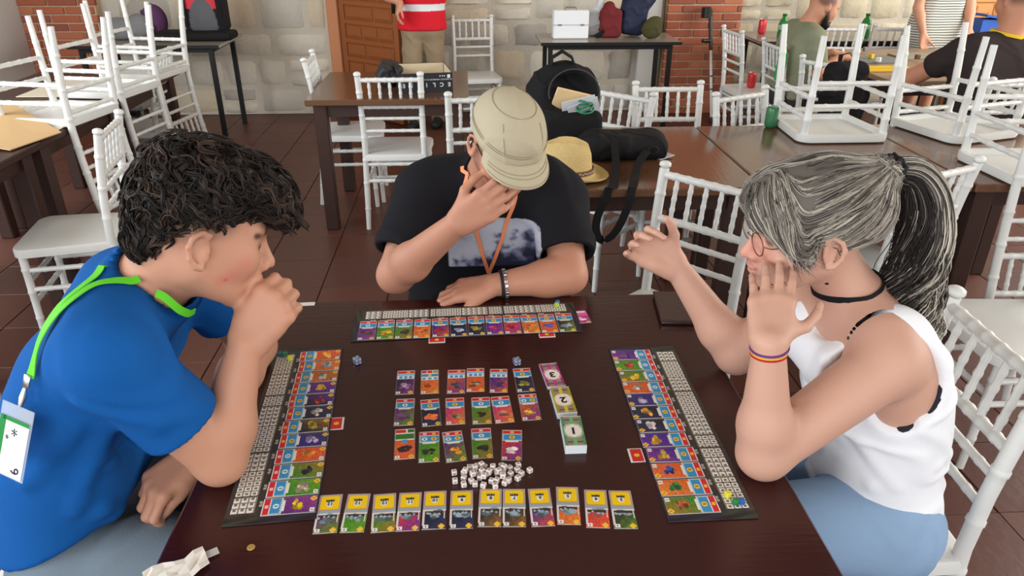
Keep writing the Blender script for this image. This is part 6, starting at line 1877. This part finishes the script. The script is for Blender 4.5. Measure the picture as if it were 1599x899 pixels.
t = lump('plaid_bag', 'dark red and black bag on the back wall table', 'bag', [(P_box((0, 0, .11), (.085, .06, .11), None, .03), .02), (P_ell((-.02, 0, .22), (.05, .045, .05)), .03)],
         mat('plaid', srgb(46, 26, 30), .8, .2, col2=srgb(150, 50, 52), vscale=45, stretch=(1, 1, 2.5)), .009, (1.165, 6.24, .7505), W1)
MB().ribbon([(-.02, -.05, .10), (-.07, -.06, .05), (-.13, -.05, .012), (-.09, -.03, .006)], (0, 0, 1), .03, .002).build('strap', M_blk, t)
t = lump('backpack', 'navy blue backpack on the back wall table', 'backpack', [(P_box((0, 0, .18), (.11, .08, .17), rotm(0, .12, 0), .06), .03), (P_ell((.10, 0, .30), (.07, .05, .07)), .05)], mat('navy_nylon', srgb(36, 42, 66), .7, .3, var=.25, vscale=14), .01, (1.36, 6.29, .7505), W1)
lump('pouch', 'olive green pouch in front of the navy backpack', 'bag', [(P_ell((0, 0, .07), (.085, .05, .08)), .02), (P_ell((.03, 0, .12), (.05, .04, .05)), .03)], mat('olive_cloth', srgb(86, 82, 48), .85, .2, col2=srgb(58, 56, 36), vscale=30), .009, (1.49, 6.17, .7505), W1)
# left back table
t = thing('backpack', 'red and grey backpack standing on the left back table', 'backpack', (-2.06, 6.33, .80)); tz = .80
S = SDF(); S.u(P_box((0, 0, .20), (.17, .10, .22), None, .08), .02); S.u(P_ell((0, -.07, .12), (.115, .05, .13)), .02)
redc = srgb(206, 62, 76); grey = srgb(92, 92, 96)
def rb(P, c):
    q = P
    fr = ((q[:, 0]/.105)**2+((q[:, 2]-.07)/.19)**2 < 1) & (q[:, 1] < -.06)
    side = np.abs(q[:, 0]) > .125
    out = np.where(((q[:, 2] > .18) & ~side)[:, None], np.array(redc, np.float32), c); out = np.where(fr[:, None], np.array(grey, np.float32), out)
    return out
soft('pack_body', S, .009, M_cloth, t, srgb(40, 38, 42), colfn=rb, disp=wrinkle(.004, 50, [(1, .2, .4)], .3))
for x in (-.125, .125): MB().ribbon([(x, -.09, .40), (x*1.05, -.115, .25), (x*1.08, -.10, .05)], (1, 0, 0), .03, .003).build('strap', M_blk, t)
lump('cushion_bag', 'flat black padded bag under the red backpack', 'bag', [(P_box((0, 0, .035), (.30, .12, .034), None, .03), .02)], M_blk, .01, (-2.13, 6.22, .7505), None)
lump('clothes_heap', 'grey clothes heaped at the left of the red backpack', 'clothes', [(P_ell((0, 0, .07), (.14, .1, .09)), .02), (P_ell((.14, 0, .09), (.10, .08, .10)), .04)], mat('grey_cloth', srgb(122, 122, 124), .9, .2, var=.25, vscale=12), .011, (-2.72, 6.28, .7505), W1)
lump('clothes_heap', 'blue and maroon clothes behind the upturned chairs', 'clothes', [(P_ell((0, 0, .12), (.10, .08, .13)), .02)], mat('maroon_cloth', srgb(110, 50, 60), .9, .2, col2=srgb(60, 66, 120), vscale=9), .011, (-2.50, 6.40, .7505), W1)

# ------------------------------------------------------------------ crutches, cans, bottles
def crutch(label, foot, top):
    f, tp = V(*foot), V(*top); d = tp-f; L = np.linalg.norm(d); u = d/L
    t = thing('crutch', label, 'crutch', foot); inv = Matrix.Translation(foot).inverted()
    a = MB().tube([f+u*.03, f+u*L*.70], .0125, 10).build('tube', mat('white_tube', srgb(232, 228, 222), .4, .4), t, smooth=50); a.matrix_parent_inverse = inv
    MB().lathe([(.008, 0), (.020, 0), (.018, .03), (.012, .05), (.008, .05)], 12, f).build('rubber_tip', M_black_plastic, t, smooth=50).matrix_parent_inverse = inv
    for q in (.30, .42): MB().tube([f+u*L*q, f+u*(L*q+.012)], .016, 10).build('clip', M_black_plastic, t).matrix_parent_inverse = inv
    MB().tube([f+u*L*.66, f+u*L*.98], [.016, .018], 10).build('upper_tube', M_black_plastic, t, smooth=50).matrix_parent_inverse = inv
    g = f+u*L*.745
    MB().tube([g, g+V(-.04, -.02, .004), g+V(-.085, -.035, .006)], [.014, .017, .016], 10).build('grip', M_black_plastic, t, smooth=50).matrix_parent_inverse = inv
    P = []; F = []; c = f+u*L
    for lay, rr in ((0, .048), (1, .043)):
        for j in range(13):
            an = math.radians(20+300*j/12)
            for z in (-.045, .04): P.append(c+V(math.cos(an)*rr-.03, math.sin(an)*rr, z*(1 if j not in (0, 12) else .6)))
    o = 26
    for j in range(12):
        k = j*2; F += [(k, k+1, k+3, k+2), (o+k, o+k+2, o+k+3, o+k+1), (k+1, o+k+1, o+k+3, k+3), (k, k+2, o+k+2, o+k)]
    F += [(0, o, o+1, 1), (24, 25, o+25, o+24)]
    MB().add(P, F).build('cuff', M_black_plastic, t, smooth=50).matrix_parent_inverse = inv
crutch('white and black forearm crutch leaning on the brick pillar', (2.15, 6.40, 0), (2.11, 6.66, .895))
crutch('black forearm crutch leaning by the far table behind the bearded man', (3.12, 6.56, 0), (3.12, 6.66, 1.03))
def can(label, x, y, z, body, text):
    t = thing('drink_can', label, 'can', (x, y, z), 0, None)
    MB().lathe([(.018, 0), (.024, .001), (.031, .010), (.033, .016), (.033, .100), (.030, .108), (.026, .114)], 24).build('can_body', mat('can_'+text, srgb(*body), .3, .5, metal=.15, col2=tuple(min(1, c*1.5+.05) for c in srgb(*body)), vscale=26, detail=1), t, smooth=50)
    MB().lathe([(.026, .113), (.027, .1155), (.025, .1155), (.0235, .112), (.002, .112)], 24).build('lid', M_metal, t, smooth=50)
    return t
can('red drink can standing on the chair seat by the crutch', 2.20, 5.72, .4395, (188, 30, 38), 'red')
can('red drink can on the table under the rough wall', 2.486, 6.40, .7505, (188, 30, 38), 'red')
can('green drink can at the far edge of the brown table', 1.385, 3.295, .7505, (24, 96, 54), 'green').scale = (.85, .85, .85)
def bottle(label, x, y):
    t = thing('soda_bottle', label, 'bottle', (x, y, .7505), 0, None); t.scale = (1.2, 1.2, .82)
    m = mat('green_bottle', srgb(40, 150, 66), .12, .6, trans=.35)
    MB().lathe([(.026, 0), (.033, .004), (.034, .05), (.031, .07), (.034, .09), (.034, .13), (.027, .165), (.014, .195), (.012, .215), (.002, .216)], 20).build('bottle_body', m, t, smooth=50)
    MB().lathe([(.0345, .085), (.0352, .086), (.0352, .128), (.0345, .129)], 20).build('paper_label', mat('bottle_label', srgb(196, 220, 206), .5, .4, col2=srgb(40, 130, 70), vscale=40), t, smooth=50)
    MB().lathe([(.014, .208), (.015, .209), (.015, .228), (.013, .230), (.002, .230)], 16).build('cap', mat('bottle_cap', srgb(24, 96, 44), .4, .4), t, smooth=50)
bottle('green soda bottle beside the shoulder of the bearded man', 2.55, 6.12); bottle('green soda bottle right of the bearded man\'s face', 3.235, 6.12)

# ------------------------------------------------------------------ far game table
for (x, y, rz, col, lb) in [(2.60, 4.66, .05, (226, 188, 40), 'yellow card strip on the far game table, nearest'), (2.60, 4.76, .02, (232, 196, 60), 'yellow card strip on the far game table, behind the nearest')]:
    tag(MB().box((0, 0, .006), (.40, .05, .012), bev=.002).build('card_strip', mat('yellow_strip', srgb(*col), .6, .3, var=.15, vscale=60), None, loc=(x+.05, y, .7505), rot=(0, 0, rz)), lb, 'game piece')
rq = random.Random(5)
for k, (x, y, w, d, col, lb) in enumerate([(2.75, 5.05, .34, .24, (120, 126, 124), 'grey game mat before the bearded man'), (3.15, 5.2, .3, .2, (150, 146, 132), 'grey game mat at the far end of the game table'), (3.15, 4.85, .22, .16, (96, 84, 76), 'brown tray of game tiles on the far table'),
                                           (3.3, 4.5, .2, .15, (210, 206, 198), 'white card sheet near the dark-shirted man'), (2.95, 4.62, .15, .12, (52, 62, 56), 'dark green tray on the near side of the game table')]):
    tag(MB().box((0, 0, .006), (w, d, .012), bev=.002).build('game_mat', mat('game_mat_%d' % k, srgb(*col), .6, .3, var=.3, vscale=30), None, loc=(x, y, .7505), rot=(0, 0, rq.uniform(-.3, .3))), lb, 'game piece')
tk = [('black', (34, 32, 34)), ('yellow', (214, 180, 50)), ('white', (214, 210, 204)), ('brown', (104, 74, 54)), ('grey', (140, 140, 140))]
tk_mesh = [cube_mesh('game_token', .03, mat('token_'+n, srgb(*c), .6, .3)) for n, c in tk]
for k in range(12):
    i = k % 5; tag(inst('game_token', tk_mesh[i], None, (rq.uniform(2.65, 3.4), rq.uniform(4.5, 5.4), .778), (0, 0, rq.uniform(0, 3))), '%s game token scattered on the far game table' % tk[i][0], 'game token', '%s tokens on the far game table' % tk[i][0])
t = lump('shoulder_bag', 'black bag hanging from a white chair back by the game table', 'bag', [(P_box((0, 0, .20), (.12, .055, .19), None, .05), .02)], M_blk, .01, (2.16, 4.20, .50), W1)
MB().ribbon([(-.05, 0, .36), (-.03, .04, .42), (.02, .04, .43), (.06, 0, .36)], (0, 1, .2), .03, .002).build('strap', M_blk, t)
tag(MB().ribbon([(2.05, 4.86, .87), (2.03, 4.85, .81), (2.02, 4.845, .74), (2.02, 4.845, .67), (2.04, 4.84, .65), (2.06, 4.842, .68), (2.07, 4.846, .76), (2.07, 4.85, .84)], (1, .2, 0), .02, .0015).build('green_lanyard', mat('green_ribbon', srgb(40, 140, 80), .7, .2)), 'green lanyard hanging from the bearded man\'s chair', 'lanyard')
t = thing('blue_box', 'blue cardboard box in front of the light orange door', 'box', (4.42, 6.35, .7505)); MB().box((0, 0, .06), (.22, .16, .12), bev=.003).build('box_body', mat('blue_card', srgb(52, 92, 176), .6, .3), t); MB().box((.02, -.02, .135), (.24, .17, .02), rotm(0, .15, 0), bev=.003).build('box_lid', mat('blue_card', srgb(52, 92, 176), .6, .3), t)
metal_table('black metal-legged table end under the blue box', 4.0, 4.75, 5.95, 6.55)
# ------------------------------------------------------------------ cardboard on the left tables
M_kraft = mat('kraft_card', srgb(196, 164, 120), .85, .2, var=.06, vscale=20); M_kraft2 = mat('pale_card', srgb(206, 196, 176), .85, .2, var=.06, vscale=20)
def sheet(label, pts, z, m, flap=None):
    t = MB(); n = len(pts); t.add([(x, y, zz) for x, y, zz in pts]+[(x, y, zz+.004) for x, y, zz in pts], [tuple(reversed(range(n))), tuple(range(n, 2*n))]+[(i, (i+1) % n, n+(i+1) % n, n+i) for i in range(n)])
    cx = sum(p[0] for p in pts)/n; cy = sum(p[1] for p in pts)/n
    t.v = [(a-cx, b-cy, c-.75) for a, b, c in t.v]
    return tag(t.build('cardboard_sheet', m, None, loc=(cx, cy, .75+.0006)), label, 'cardboard')
sheet('brown cardboard flap at the left edge, bent upwards', [(-1.80, 3.33, .755), (-1.87, 3.05, .755), (-2.40, 3.20, .80), (-2.22, 3.72, .815)], 0, M_kraft)
sheet('pale cardboard sheet lying under the nearest upturned chair', [(-1.84, 3.36, .752), (-1.84, 3.98, .752), (-2.30, 4.0, .752), (-2.30, 3.40, .752)], 0, M_kraft2)
sheet('pale cardboard sheet lying under the middle upturned chair', [(-1.86, 4.1, .752), (-1.86, 4.55, .752), (-2.40, 4.55, .752), (-2.40, 4.1, .752)], 0, M_kraft2)
sheet('brown cardboard sheet lying farther left on the dark table', [(-2.32, 3.42, .752), (-2.32, 4.0, .752), (-2.62, 4.0, .752), (-2.62, 3.3, .752)], 0, M_kraft)
# metal trolley frame below the left tables
tr = thing('metal_trolley', 'grey metal trolley frame on the floor beyond the left chairs', 'trolley', (-2.32, 5.22, 0))
M_gm = mat('grey_steel', srgb(140, 142, 142), .4, .5, metal=.6)
for sx in (-1, 1):
    for sy in (-1, 1): MB().tube([(sx*.16, sy*.2, .02), (sx*.16, sy*.2, .5)], .012, 8).build('upright', M_gm, tr, smooth=50)
for z in (.08, .28, .48): MB().box((0, 0, z), (.36, .44, .015), bev=.003).build('shelf', M_gm, tr)
for x in (.12,): MB().box((x-.1, 0, .36), (.14, .2, .14), bev=.02).build('dark_bin', M_black_plastic, tr)
